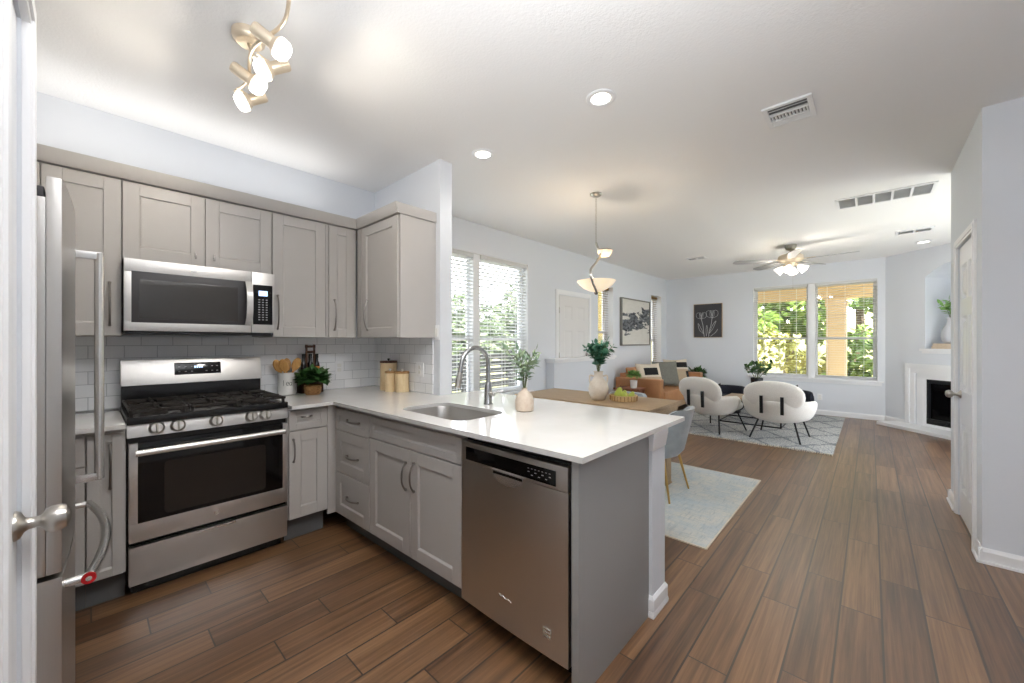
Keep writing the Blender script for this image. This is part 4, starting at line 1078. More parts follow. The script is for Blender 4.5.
# ---- refrigerator (front faces +Y)
FF_ = FYp(-0.05)
t = thing('refrigerator', 'stainless steel refrigerator beside the narrow white door', 'refrigerator', (-2.155, -0.45, 0.0))
X0, X1 = -2.612, -1.700
part('cabinet', MB().box(X0 + 0.004, X1 - 0.004, -0.84, -0.115, 0.02, 1.715, 0.004), M['steelv'], t)
part('hinge_cover', MB().box(X1 - 0.075, X1 - 0.004, -0.22, -0.083, 1.7355, 1.765, 0.004), M['plastic'], t)
def bowed(mb, u0, u1, z0, z1, n0, n1, k):
    def top(u): s = (u - X0)/(X1 - X0)*2 - 1; return n1 + k*(1 - s*s)
    n = 12
    us = [u0 + (u1 - u0)*i/n for i in range(n + 1)]
    poly = [(u, top(u)) for u in us] + [(u1, n0), (u0, n0)]
    mb.prism(poly, lambda p, q, h: FF_(p, q, h), z0, z1, 0.004)
    return mb
mid = (X0 + X1)/2
dl = part('door', bowed(MB(), X0, mid - 0.002, 0.672, 1.795, -0.030, 0.0, 0.018).fbox(FF_, X0, mid - 0.002, -0.057, -0.0302, 0.672, 1.735, 0.003), M['steelv'], t)
drr = part('door', bowed(MB(), mid + 0.002, X1, 0.672, 1.795, -0.030, 0.0, 0.018).fbox(FF_, mid + 0.002, X1, -0.057, -0.0302, 0.672, 1.735, 0.003), M['steelv'], t)
fz = part('freezer_drawer', bowed(MB(), X0, X1, 0.06, 0.658, -0.075, 0.0, 0.018), M['steelv'], t)
part('plinth', MB().box(X0 + 0.02, X1 - 0.02, -0.80, -0.10, 0.0, 0.055), M['black'], t)
for d, u in ((dl, mid - 0.045), (drr, mid + 0.045)):
    n0 = 0.018
    hb = MB().tube([FF_(u, n0 + 0.062, 0.80), FF_(u, n0 + 0.062, 1.672)], 0.0135, 16)
    for z in (0.81, 1.66): hb.fbox(FF_, u - 0.011, u + 0.011, n0 - 0.002, n0 + 0.07, z - 0.014, z + 0.014, 0.003)
    if d is dl: part('handle', hb, M['steelb'], d)
    else: hb.bm.free()
hp = []
for k in range(15):
    s = -1 + 2*k/14
    hp.append(FF_(mid + s*0.40, 0.052 + 0.045*(1 - s*s), 0.612))
hb = MB().tube(hp, 0.0135, 16)
for s in (-1, 1): hb.tube([FF_(mid + s*0.395, 0.0, 0.612), FF_(mid + s*0.395, 0.062, 0.612)], 0.013, 12)
hd = part('handle', hb, M['steelb'], fz)
part('medallion', MB().cyl(FF_(mid + 0.405, 0.052, 0.612), FF_(mid + 0.412, 0.052, 0.612), 0.0165, seg=24), M['red'], hd)
part('medallion_centre', MB().cyl(FF_(mid + 0.4115, 0.052, 0.612), FF_(mid + 0.4135, 0.052, 0.612), 0.007, seg=20), M['steelb'], hd)

# ---- worktop things
C0 = 0.9145
t = thing('utensil_crock', 'white lettered utensil crock standing right of the range', 'crock', (-3.365, 1.055, C0))
part('pot', MB().lathe([(0.052, 0), (0.062, 0.004), (0.064, 0.02), (0.064, 0.165), (0.067, 0.172), (0.062, 0.174), (0.058, 0.165), (0.056, 0.02), (0.001, 0.012)], (-3.365, 1.055, C0), 36), M['ceramic'], t)
crock = t
def letters(word, R, c, z, h, facing, m, parent):
    """hand-lettered word wrapped on a round pot: strokes as thin tubes"""
    S = {'l': [[(0.3, 0), (0.25, 1.0)]], 'e': [[(0.1, 0.32), (0.7, 0.36), (0.6, 0.62), (0.3, 0.62), (0.12, 0.3), (0.35, 0.02), (0.75, 0.12)]],
         'a': [[(0.7, 0.6), (0.3, 0.6), (0.1, 0.28), (0.32, 0.0), (0.68, 0.25)], [(0.72, 0.62), (0.72, 0.05), (0.85, 0.0)]],
         'r': [[(0.2, 0.62), (0.22, 0.0)], [(0.22, 0.4), (0.5, 0.62), (0.72, 0.55)]]}
    mb = MB(); u = 0.0; tot = 0.85 * len(word)
    for ch in word:
        for stroke in S[ch]:
            pts = []
            P = smooth_path([(p[0], p[1], 0) for p in stroke], 4)
            for q in P:
                ang = facing + ((u + q.x) - tot/2) * h * 0.62 / R
                pts.append((c[0] + (R + 0.0006)*cos(ang), c[1] + (R + 0.0006)*sin(ang), z + q.y*h))
            mb.tube(pts, 0.0016, 6)
        u += 0.85
    part('lettering', mb, m, parent)
letters('lea', 0.064, (-3.365, 1.055), C0 + 0.075, 0.042, radians(-14), M['ink'], t)
for k, (dx, dy, tx, ty, L) in enumerate(((0.0, -0.022, 0.015, -0.052, 0.245), (0.02, -0.012, 0.03, -0.03, 0.25), (-0.02, 0.01, -0.02, 0.0, 0.25), (0.015, 0.02, 0.03, 0.04, 0.255))):
    lab = ('wooden spoon leaning furthest towards the range in the white crock', 'wooden spoon leaning forward in the white crock', 'wooden spoon upright at the back of the white crock', 'wooden spoon leaning towards the corner in the white crock')[k]
    sp = thing('wooden_spoon', lab, 'spoon', (-3.365, 1.055, C0), 'wooden spoons in the crock')
    p0 = Vector((-3.365 - tx*0.5, 1.055 - ty*0.3, C0 + 0.03)); p1 = Vector((-3.365 + dx + tx, 1.055 + dy + ty, C0 + L))
    d = (p1 - p0).normalized(); R = Matrix((d.orthogonal().normalized(), d.cross(d.orthogonal().normalized()), d)).transposed()
    q1 = p1 - d*0.06
    part('handle', MB().tube([p0, q1], [0.005, 0.0065], 10), M['beech'], sp)
    zax = d; xax = (Vector((1, -0.6, 0)) - d*Vector((1, -0.6, 0)).dot(d)).normalized(); yax = zax.cross(xax)
    R = Matrix((xax, yax, zax)).transposed()
    part('bowl', MB().ellipsoid(p1 - d*0.02, 0.007, 0.032, 0.054, R, 18, 12), M['beech'], sp)
# bottle carrier and bottles behind the plant
t = thing('bottle_carrier', 'dark wooden bottle carrier with a tall handle against the tiles', 'caddy', (-3.385, 1.23, C0))
cx, cy = -3.385, 1.235
mb = MB().box(cx - 0.05, cx + 0.05, cy - 0.085, cy + 0.085, C0, C0 + 0.012, 0.002)
for s in (-1, 1): mb.box(cx - 0.05 if s < 0 else cx + 0.04, cx - 0.04 if s < 0 else cx + 0.05, cy - 0.085, cy + 0.085, C0 + 0.012, C0 + 0.10, 0.002)
for s in (-1, 1): mb.box(cx - 0.05, cx + 0.05, cy + s*0.080 - 0.0048, cy + s*0.080 + 0.0048, C0 + 0.012, C0 + 0.13, 0.002)
part('tray', mb, M['darkwood'], t)
mb = MB()
for s in (-1, 1): mb.box(cx - 0.011, cx + 0.011, cy + s*0.03 - 0.006, cy + s*0.03 + 0.006, C0 + 0.012, C0 + 0.39, 0.002)
mb.box(cx - 0.011, cx + 0.011, cy - 0.038, cy + 0.038, C0 + 0.365, C0 + 0.385, 0.002).cyl((cx, cy - 0.03, C0 + 0.33), (cx, cy + 0.03, C0 + 0.33), 0.009, seg=12)
part('handle', mb, M['darkwood'], t)
for k, (dy, l) in enumerate(((-0.051, 'dark bottle in the carrier nearest the utensil crock'), (0.0, 'dark bottle in the middle of the wooden carrier'), (0.051, 'dark bottle with amber label in the carrier nearest the corner'))):
    bt = thing('bottle', l, 'bottle', (cx, cy + dy, C0 + 0.0125), 'bottles in the wooden carrier')
    part('glass', MB().lathe([(0.020, 0), (0.0228, 0.004), (0.0228, 0.20), (0.020, 0.225), (0.0115, 0.245), (0.011, 0.275), (0.0125, 0.277)], (cx, cy + dy, C0 + 0.0125), 22), M['bottle'], bt)
    part('cap', MB().lathe([(0.0130, 0.268), (0.0130, 0.302), (0.001, 0.303)], (cx, cy + dy, C0 + 0.0125), 16), M['black'], bt)
    if k == 2: part('label', MB().lathe([(0.0234, 0.12), (0.0234, 0.20)], (cx, cy + dy, C0 + 0.0125), 22, capped=False), M['amber'], bt)
def bush(c, R, n, L, W, seed, flat=0.8, up=0.35):
    rn = random.Random(seed); mb = MB(); c = Vector(c)
    for k in range(n):
        th = rn.uniform(0, 2*pi); z = rn.uniform(-0.25, 1.0); q = math.sqrt(max(0, 1 - z*z))
        d = Vector((q*cos(th), q*sin(th), z*flat)); rr = R * rn.uniform(0.35, 1.0)
        p = c + d*rr*0.75
        dd = (d + Vector((rn.uniform(-.6, .6), rn.uniform(-.6, .6), rn.uniform(-.2, .7)*up*2)))
        mb.leaf(p, dd, Vector((0, 0, 1)) + d*0.4, L*rn.uniform(0.7, 1.25), W*rn.uniform(0.8, 1.2), 0.35)
    return mb
t = thing('potted_herb', 'bushy green plant in a small woven basket on the worktop', 'plant', (-3.235, 1.2, C0))
part('basket', MB().lathe([(0.048, 0), (0.058, 0.012), (0.064, 0.05), (0.062, 0.072), (0.057, 0.075), (0.053, 0.068), (0.048, 0.05)], (-3.235, 1.2, C0), 30), M['wicker'], t)
part('soil', MB().lathe([(0.053, 0.062), (0.001, 0.066)], (-3.235, 1.2, C0), 24), M['soil'], t)
part('foliage', bush((-3.235, 1.2, C0 + 0.115), 0.13, 330, 0.055, 0.045, 5), M['leaf_dark'], t, sharp=180)
# canisters
def canister(label, x, y, r, h, lidm):
    t = thing('canister', label, 'canister', (x, y, C0), 'wooden canisters')
    part('body', MB().lathe([(r*0.98, 0), (r, 0.004), (r, h), (r*0.9, h), (r*0.001, h - 0.001)], (x, y, C0), 36), M['palewood'], t)
    part('lid', MB().lathe([(r*1.03, h + 0.0005), (r*1.03, h + 0.015), (r*0.98, h + 0.018), (0.001, h + 0.018)], (x, y, C0), 36), lidm, t)
    part('knob', MB().lathe([(0.006, h + 0.017), (0.006, h + 0.024), (0.011, h + 0.028), (0.011, h + 0.036), (0.001, h + 0.040)], (x, y, C0), 18), M['blackmetal'] if lidm is M['darkwood'] else M['ceramic'], t)
canister('tall pale wooden canister with a dark lid at the back of the worktop corner', -3.06, 1.755, 0.07, 0.232, M['darkwood'])
canister('short pale wooden canister in front, next to the tall one', -2.947, 1.705, 0.042, 0.152, M['midwood'])
canister('short pale wooden canister in front, furthest from the tall one', -2.862, 1.765, 0.056, 0.15, M['midwood'])
# outlets and switches
def outlet(name, F, u, z, label, toggles=0, w=0.07, h=0.115, n=0.0):
    t = thing(name, label, 'switch' if toggles else 'outlet', F(u, n, z))
    part('plate', MB().fbox(F, u - w/2, u + w/2, n + 0.0005, n + 0.006, z - h/2, z + h/2, 0.002), M['trim'], t)
    if toggles:
        for k in range(toggles):
            uu = u + (k - (toggles - 1)/2)*0.046
            part('rocker', MB().fbox(F, uu - 0.016, uu + 0.016, n + 0.005, n + 0.009, z - 0.033, z + 0.033, 0.002), M['ceramic'], t)
    else:
        for s in (-1, 1):
            part('receptacle', MB().fbox(F, u - 0.017, u + 0.017, n + 0.005, n + 0.008, z + s*0.02 - 0.014, z + s*0.02 + 0.014, 0.003), M['ceramic'], t)
outlet('wall_outlet', FXo(-3.452), 1.50, 1.10, 'white outlet on the tiles between the plant and the corner')
outlet('wall_outlet', FYo(1.832), -2.70, 1.10, 'white double outlet on the tiled end wall right of the canisters', w=0.10)
outlet('light_switch', FYo(1.84), -2.487, 1.40, 'white light switch plate on the edge of the end wall', toggles=1)
outlet('wall_outlet', FYo(9.02), -0.68, 0.32, 'white outlet low on the far wall under the window')
# bud vase with eucalyptus on the peninsula
t = thing('bud_vase', 'blush clay bottle vase with silvery leaf sprigs on the peninsula', 'vase', (-1.53, 1.775, C0))
vase_plant(t, (-1.53, 1.775, C0), [(0.045, 0), (0.054, 0.006), (0.056, 0.05), (0.054, 0.075), (0.040, 0.105), (0.018, 0.122), (0.014, 0.13), (0.0155, 0.138), (0.0125, 0.138), (0.011, 0.12)], M['blush'], 9, M['leaf_grey'], 0.062, 0.02, 0.12, 0.23, 11, 11, top=0.138, stem_r=0.0018)

# ---- track light over the kitchen
t = thing('track_light', 'champagne four-head spotlight bar on the kitchen ceiling', 'lamp', (-2.05, 0.55, H))
part('canopy', MB().lathe([(0.001, H - 0.045), (0.05, H - 0.044), (0.062, H - 0.034), (0.066, H - 0.02), (0.066, H - 0.0005)], (-2.10, 0.50, 0), 32), M['champagne'], t)
part('stem', MB().cyl((-2.10, 0.50, H - 0.04), (-2.08, 0.515, 2.63), 0.008, seg=12), M['champagne'], t)
bar = [(-2.42 + 0.80*k/16, 0.515 + 0.022*sin(k/16*3*pi), 2.625) for k in range(17)]
part('bar', MB().tube(smooth_path(bar, 2), 0.0075, 10), M['champagne'], t)
for hx, dy, dx in ((-1.86, 1, 0.03), (-2.03, -1, -0.035), (-2.20, 1, 0.03), (-2.38, -1, -0.035)):
    p = Vector((hx, 0.515 + (0.075 if dy < 0 else -0.005), 2.60)); d = Vector((dx*8, dy*0.75, -0.45)).normalized()
    R = d.to_track_quat('Z', 'Y').to_matrix()
    h = part('lamp_head', MB().lathe([(0.001, -0.062), (0.022, -0.06), (0.026, -0.052), (0.027, 0.02), (0.036, 0.03), (0.046, 0.045)], p, 26, R), M['champagne'], t)
    part('bulb', MB().lathe([(0.043, 0.040), (0.045, 0.055), (0.043, 0.072), (0.030, 0.086), (0.001, 0.090)], p, 26, R), M['lens'], h)
    part('swivel', MB().cyl((hx, 0.515, 2.625), tuple(p), 0.006, seg=10), M['champagne'], h)
    q = p + d*0.15
    light('track_bulb', 'SPOT', q, 6, (1.0, 0.90, 0.76), 0.045, target=q + d, spot=radians(165))

# ================================================================== ceiling fittings
def can(label, x, y):
    t = thing('recessed_light', label, 'lamp', (x, y, H), 'recessed ceiling lights')
    part('trim_ring', MB().lathe([(0.084, H - 0.0005), (0.084, H - 0.005), (0.080, H - 0.008), (0.066, H - 0.009), (0.056, H - 0.006), (0.056, H - 0.003)], (x, y, 0), 36, capped=False), M['trim'], t)
    part('lens', MB().lathe([(0.056, H - 0.004), (0.001, H - 0.0042)], (x, y, 0), 36), M['lens'], t)
can('round recessed ceiling light nearest the square air vent', -1.15, 2.01)
can('round recessed ceiling light above the sink end of the kitchen', -2.146, 2.011)
can('round recessed ceiling light beyond the long air grille near the fireplace', 0.55, 8.0)
def vent(label, x0, x1, y0, y1, style):
    t = thing('air_vent', label, 'vent', ((x0+x1)/2, (y0+y1)/2, H))
    z1 = H - 0.0005; z0 = H - 0.012; w = 0.026
    mb = frame4(MB(), lambda u, n, z: (u, z, n), x0, x1, z0, z1, y0, y1, w, 0.002)
    part('frame', mb, M['trim'], t)
    part('throat', MB().box(x0 + w, x1 - w, y0 + w, y1 - w, z1 - 0.001, z1), M['ventpale'] if style == 5 else M['ventdark'], t)
    mb = MB()
    a, b, c, d = x0 + w, x1 - w, y0 + w, y1 - w
    if style == 'bank':
        for k in range(2): yy = c + (d-c)*(0.12 + 0.16*k); mb.hexa([(a, yy, z0+0.002), (b, yy, z0+0.002), (b, yy+0.006, z0+0.002), (a, yy+0.006, z0+0.002), (a, yy+0.012, z1), (b, yy+0.012, z1), (b, yy+0.018, z1), (a, yy+0.018, z1)])
        mb.box(a, b, c + (d-c)*0.38, c + (d-c)*0.42, z0, z1)
        n = 11
        for k in range(n): xx = a + (b-a)*(k+0.5)/n; mb.hexa([(xx-.003, c+(d-c)*.42, z0+.002), (xx+.003, c+(d-c)*.42, z0+.002), (xx+.003, c+(d-c)*.72, z0+.002), (xx-.003, c+(d-c)*.72, z0+.002), (xx+.001, c+(d-c)*.42, z1), (xx+.007, c+(d-c)*.42, z1), (xx+.007, c+(d-c)*.72, z1), (xx+.001, c+(d-c)*.72, z1)])
        mb.box(a, b, c + (d-c)*0.72, c + (d-c)*0.76, z0, z1)
        for k in range(4): yy = c + (d-c)*(0.78 + 0.055*k); mb.box(a, b, yy, yy + 0.010, z0 + 0.002, z1 - 0.001)
    else:
        n = style
        for k in range(1, n): xx = a + (b-a)*k/n; mb.box(xx - 0.009, xx + 0.009, c, d, z0, z1)
        m_ = max(4, int((d-c)/0.022))
        for k in range(m_):
            yy = c + (d-c)*(k+0.2)/m_
            mb.hexa([(a, yy, z0+.003), (b, yy, z0+.003), (b, yy+.003, z0+.003), (a, yy+.003, z0+.003), (a, yy+.010, z1-.0015), (b, yy+.010, z1-.0015), (b, yy+.013, z1-.0015), (a, yy+.013, z1-.0015)])
    part('louvres', mb, M['trim'], t)
vent('square white ceiling air vent nearest the kitchen', -0.49, -0.245, 2.77, 3.05, 'bank')
vent('long white ceiling return grille divided into five bays', -0.262, 0.44, 5.04, 5.405, 5)
vent('small white ceiling register between the long grille and the fireplace', 0.24, 0.58, 7.0, 7.22, 2)
vent('small white ceiling register in front of the dark flower picture', -2.32, -2.02, 6.88, 7.06, 2)

# pendant over the table
px, py = -1.932, 3.288
t = thing('pendant_lamp', 'two-bowl pendant lamp with a curved nickel arm over the dining table', 'lamp', (px, py, H))
part('canopy', MB().lathe([(0.001, H - 0.03), (0.03, H - 0.028), (0.055, H - 0.012), (0.060, H - 0.0005)], (px, py, 0), 28), M['nickel'], t)
mb = MB()
n = 20
for k in range(n):
    zc = H - 0.03 - (H - 0.03 - 2.27)*(k + 0.5)/n; L = (H - 0.03 - 2.27)/n*0.62
    ring = []
    for q in range(10):
        a = 2*pi*q/10
        o = Vector((cos(a)*0.006, 0, sin(a)*L)) if k % 2 else Vector((0, cos(a)*0.006, sin(a)*L))
        ring.append(Vector((px, py, zc)) + o)
    mb.tube(ring, 0.0016, 6, closed=True)
part('chain', mb, M['nickel'], t)
LR = Vector((cos(YAW), sin(YAW), 0))   # the lamp's arm lies in one vertical plane
LF = Vector((sin(YAW), -cos(YAW), 0))   # towards the kitchen
def PL(s, z, f=0.0): return Vector((px, py, z)) + LR*s + LF*f
arm = smooth_path([PL(0.0, 2.28), PL(0.018, 2.22), PL(0.035, 2.15, 0.03), PL(-0.025, 2.06, 0.10), PL(-0.085, 1.985, 0.16), PL(-0.085, 1.92, 0.18), PL(-0.055, 1.855, 0.145), PL(-0.01, 1.81, 0.05), PL(0.0, 1.797, 0.01)], 6)
part('arm', MB().tube(arm, [0.006] + [0.0115]*(len(arm)-2) + [0.007], 10), M['nickel'], t)
c1 = PL(0.085, 2.2)
sb = part('small_bowl', MB().lathe([(0.010, -0.062), (0.040, -0.055), (0.064, -0.03), (0.072, 0.0), (0.069, 0.0), (0.060, -0.028), (0.001, -0.052)], c1, 30), M['alabaster'], t)
part('rim', MB().lathe([(0.074, -0.004), (0.076, 0.002), (0.073, 0.006), (0.068, 0.003)], c1, 30, capped=False).tube([PL(0.02, 2.225), PL(0.05, 2.207), c1 + Vector((-0.0, 0, 0.003))], 0.005, 8), M['nickel'], sb)
bb = part('large_bowl', MB().lathe([(0.012, 1.800), (0.060, 1.812), (0.115, 1.838), (0.160, 1.876), (0.182, 1.908), (0.178, 1.908), (0.155, 1.879), (0.110, 1.844), (0.001, 1.810)], (px, py, 0), 40), M['alabaster'], t)
part('finial', MB().lathe([(0.001, 1.775), (0.012, 1.782), (0.022, 1.797), (0.012, 1.803)], (px, py, 0), 20), M['gunmetal'], bb)
light('pendant_bulb', 'POINT', (px, py, 1.96), 5, (1.0, 0.86, 0.66), 0.05)

# ceiling fan in the living room
fx, fy = -0.86, 6.95
t = thing('ceiling_fan', 'five-blade ceiling fan with four frosted lamps in the living room', 'fan', (fx, fy, H))
part('canopy', MB().lathe([(0.02, 2.655), (0.06, 2.675), (0.075, 2.72), (0.075, H - 0.0005)], (fx, fy, 0), 28), M['gunmetal'], t)
part('downrod', MB().cyl((fx, fy, 2.66), (fx, fy, 2.60), 0.014, seg=14), M['gunmetal'], t)
part('motor', MB().lathe([(0.03, 2.612), (0.12, 2.60), (0.155, 2.575), (0.158, 2.52), (0.12, 2.49), (0.07, 2.475), (0.06, 2.44), (0.02, 2.43)], (fx, fy, 0), 36), M['champagne'], t)
for k, dg in enumerate((-50, 22, 94, 166, 238)):
    A = YAW + radians(dg); R = Matrix.Rotation(A, 3, 'Z') @ Matrix.Rotation(radians(11), 3, 'X')
    mb = MB(); prof = [(0.20, 0.045), (0.30, 0.055), (0.45, 0.066), (0.60, 0.072), (0.70, 0.066), (0.745, 0.045), (0.76, 0.015)]
    poly = [(r_, w) for r_, w in prof] + [(r_, -w) for r_, w in reversed(prof)]
    mb.prism(poly, lambda p, q, h: tuple(Vector((fx, fy, 2.515)) + R @ Vector((p, q, h))), -0.003, 0.003)
    b = part('blade', mb, M['fanblade'], t)
    part('blade_iron', MB().hexa([Vector((fx, fy, 2.515)) + R @ Vector(v) for v in ((0.11, -0.016, 0.003), (0.29, -0.03, 0.003), (0.29, 0.03, 0.003), (0.11, 0.016, 0.003), (0.11, -0.016, 0.010), (0.29, -0.03, 0.010), (0.29, 0.03, 0.010), (0.11, 0.016, 0.010))], 0.002), M['champagne'], b)
for k in range(4):
    A = YAW + radians(45 + 90*k); d = Vector((cos(A)*0.75, sin(A)*0.75, -0.66)).normalized(); p = Vector((fx, fy, 2.44)) + Vector((cos(A), sin(A), 0))*0.075
    R = d.to_track_quat('Z', 'Y').to_matrix()
    s_ = part('lamp_shade', MB().lathe([(0.022, 0.02), (0.035, 0.04), (0.052, 0.085), (0.062, 0.125), (0.058, 0.125), (0.048, 0.085), (0.018, 0.035)], p, 24, R), M['frost'], t)
    part('socket', MB().cyl(p - d*0.015, p + d*0.03, 0.022, seg=16), M['champagne'], s_)
    light('fan_bulb', 'POINT', p + d*0.17, 3, (1.0, 0.90, 0.76), 0.03)
part('pull_chain', MB().tube([(fx + 0.03, fy - 0.03, 2.44), (fx + 0.03, fy - 0.03, 2.12)], 0.0015, 6).cyl((fx + 0.03, fy - 0.03, 2.12), (fx + 0.03, fy - 0.03, 2.09), 0.005, seg=8), M['nickel'], t)

# ================================================================== dining place
t = thing('area_rug', 'faded blue and ivory rug under the dining table', 'rug', (-2.1, 3.5, 0.0))
part('pile', MB().box(-3.10, -0.775, 2.675, 4.335, 0.001, 0.008, 0.002), M['rug_blue'], t)
mb = MB().box(-3.105, -0.77, 2.668, 2.678, 0.0005, 0.0085).box(-3.105, -0.77, 4.332, 4.342, 0.0005, 0.0085).box(-0.778, -0.768, 2.67, 4.34, 0.0005, 0.0085).box(-3.11, -3.10, 2.67, 4.34, 0.0005, 0.0085)
part('binding', mb, M['cream'], t)
TZ = 0.75
t = thing('dining_table', 'long pale oak dining table behind the kitchen peninsula', 'table', (-2.12, 3.66, 0.0085))
part('top', MB().box(-2.90, -1.37, 3.19, 3.94, TZ - 0.032, TZ, 0.004), M['oak'], t)
for s, xx in ((0, -1.42), (1, -2.80)):
    mb = MB().box(xx - 0.045, xx + 0.045, 3.59, 3.70, 0.0085, TZ - 0.08, 0.004)
    part('leg', mb, M['oak'], t)
    part('cross_bar', MB().box(xx - 0.05, xx + 0.05, 3.27, 3.86, TZ - 0.08, TZ - 0.033, 0.004), M['oak'], t)
    part('foot', MB().box(xx - 0.045, xx + 0.045, 3.32, 3.58, 0.0085, 0.05, 0.006).box(xx - 0.045, xx + 0.045, 3.75, 4.0, 0.0085, 0.05, 0.006) if False else MB().box(xx - 0.05, xx + 0.05, 3.58, 3.71, 0.0085, 0.018, 0.002), M['oak'], t)
part('stretcher', MB().box(-2.755, -1.465, 3.62, 3.67, 0.32, 0.38, 0.004), M['oak'], t)

def tub_chair(label, loc, rot):
    """seat opens towards local +Y"""
    t = thing('dining_chair', label, 'chair', loc, 'grey velvet dining chairs', local=True, rotz=rot)
    mb = MB()
    def shell(i, j):   # i around the back, j bottom to top
        th = radians(-22 + 224*i) + pi
        back = max(0.0, -sin(th))
        R = 0.225 + 0.035*j + 0.065*j*back
        zt = 0.57 + 0.185*min(1.0, back*1.25)**1.2
        z = 0.34 + (zt - 0.34)*j
        sc = 1.0 if j > 0.12 else 0.86
        return Vector((cos(th)*R*sc*1.02, sin(th)*R*sc*0.98 - 0.02, z))
    nu, nv = 27, 9
    th_ = 0.030
    O = [[shell(i/(nu-1), j/(nv-1)) for j in range(nv)] for i in range(nu)]
    V = [[mb.bm.verts.new(p) for p in row] for row in O]
    I = [[mb.bm.verts.new((p.x*(1 - th_/0.25), (p.y + 0.02)*(1 - th_/0.25) - 0.02, p.z + (0.0 if 0 < j < nv - 1 else (0.006 if j == 0 else -0.006)))) for j, p in enumerate(row)] for row in O]
    for i in range(nu - 1):
        for j in range(nv - 1):
            mb.bm.faces.new((V[i][j], V[i+1][j], V[i+1][j+1], V[i][j+1])); mb.bm.faces.new((I[i][j], I[i][j+1], I[i+1][j+1], I[i+1][j]))
        mb.bm.faces.new((V[i][nv-1], V[i+1][nv-1], I[i+1][nv-1], I[i][nv-1])); mb.bm.faces.new((V[i][0], I[i][0], I[i+1][0], V[i+1][0]))
    for i in (0, nu - 1):
        for j in range(nv - 1): mb.bm.faces.new((V[i][j], V[i][j+1], I[i][j+1], I[i][j]))
    part('backrest', mb, M['greyvelvet'], t, sharp=60)
    sm = MB(); rings = []
    for (s, z) in ((0.80, 0.335), (0.90, 0.345), (0.93, 0.40), (0.92, 0.455), (0.86, 0.475), (0.5, 0.485)):
        rings.append([sm.bm.verts.new((x*s, y*s - 0.0, z)) for x, y in rrect(-0.235, 0.235, -0.225, 0.25, 0.15, 7)])
    for A_, B_ in zip(rings, rings[1:]): sm.bridge(A_, B_)
    sm.bm.faces.new(rings[0]); sm.bm.faces.new(rings[-1])
    part('seat', sm, M['greyvelvet'], t, sharp=60)
    for sx in (-1, 1):
        for sy in (-1, 1):
            part('leg', MB().tube([(sx*0.165, sy*0.15, 0.345), (sx*0.225, sy*0.215 + (0.0 if sy > 0 else -0.01), 0.0)], [0.013, 0.008], 12), M['brass'], t)
    return t
tub_chair('grey velvet chair with brass legs at the near end of the dining table', (-1.43, 3.43, 0.0085), radians(90))
tub_chair('grey velvet chair on the kitchen side of the dining table', (-2.46, 3.24, 0.0085), 0)
tub_chair('grey velvet chair on the far side of the dining table, behind the fruit tray', (-1.98, 3.82, 0.0085), pi)
t = thing('table_vase', 'cream stoneware vase with eucalyptus branches on the dining table', 'vase', (-2.0, 3.45, TZ))
vase_plant(t, (-2.0, 3.45, TZ + 0.0005), [(0.055, 0), (0.066, 0.006), (0.092, 0.06), (0.098, 0.11), (0.086, 0.165), (0.056, 0.205), (0.044, 0.225), (0.042, 0.265), (0.050, 0.282), (0.045, 0.282), (0.036, 0.255)], M['stoneware'], 11, M['leaf_blue'], 0.058, 0.046, 0.16, 0.32, 24, 4, top=0.28, stem_r=0.0025)
mb = MB()
for s in (-1, 1): mb.tube(smooth_path([Vector((-2.0, 3.45, TZ + 0.235)) + LR*s*0.045, Vector((-2.0, 3.45, TZ + 0.24)) + LR*s*0.085, Vector((-2.0, 3.45, TZ + 0.19)) + LR*s*0.088, Vector((-2.0, 3.45, TZ + 0.165)) + LR*s*0.082], 5), 0.008, 8)
part('handle', mb, M['stoneware'], t)
bx, by = -1.79, 3.57
t = thing('fruit_tray', 'round woven rattan tray of pears on the dining table', 'tray', (bx, by, TZ))
part('bowl', MB().lathe([(0.12, 0.0005), (0.125, 0.006), (0.128, 0.05), (0.131, 0.056), (0.124, 0.056), (0.120, 0.012), (0.001, 0.010)], (bx, by, TZ), 36), M['rattan'], t)
mb = MB()
for k in range(24):
    a = 2*pi*k/24; mb.tube([(bx + cos(a)*0.1285, by + sin(a)*0.1285, TZ + 0.006), (bx + cos(a)*0.1315, by + sin(a)*0.1315, TZ + 0.05)], 0.0035, 6)
part('wickerwork', mb, M['wicker'], t)
for k, (dx, dy, tilt, l) in enumerate(((-0.045, -0.02, 0.15, 'green pear in the rattan tray, nearest the cream vase'), (0.035, -0.045, -0.3, 'green pear in the rattan tray, on the kitchen side'), (0.05, 0.04, 0.4, 'green pear in the rattan tray, towards the sofa'), (-0.03, 0.06, 0.2, 'green pear at the back of the rattan tray'))):
    f = thing('pear', l, 'fruit', (bx + dx, by + dy, TZ + 0.0125), 'pears in the tray')
    R = Matrix.Rotation(tilt, 3, 'Y'); g = 1.2 if k == 0 else 0.85
    c = Vector((bx + dx, by + dy, TZ + 0.014 if k else TZ + 0.014))
    part('flesh', MB().lathe([(0.001, 0.0), (0.024*g, 0.006*g), (0.038*g, 0.026*g), (0.038*g, 0.044*g), (0.027*g, 0.068*g), (0.017*g, 0.088*g), (0.010*g, 0.096*g), (0.001, 0.097*g)], c, 22, R), M['pear'], f, sharp=80)
    part('stalk', MB().tube([c + R @ Vector((0, 0, 0.094*g)), c + R @ Vector((0.004, 0, 0.116*g))], 0.002, 6), M['bark'], f)

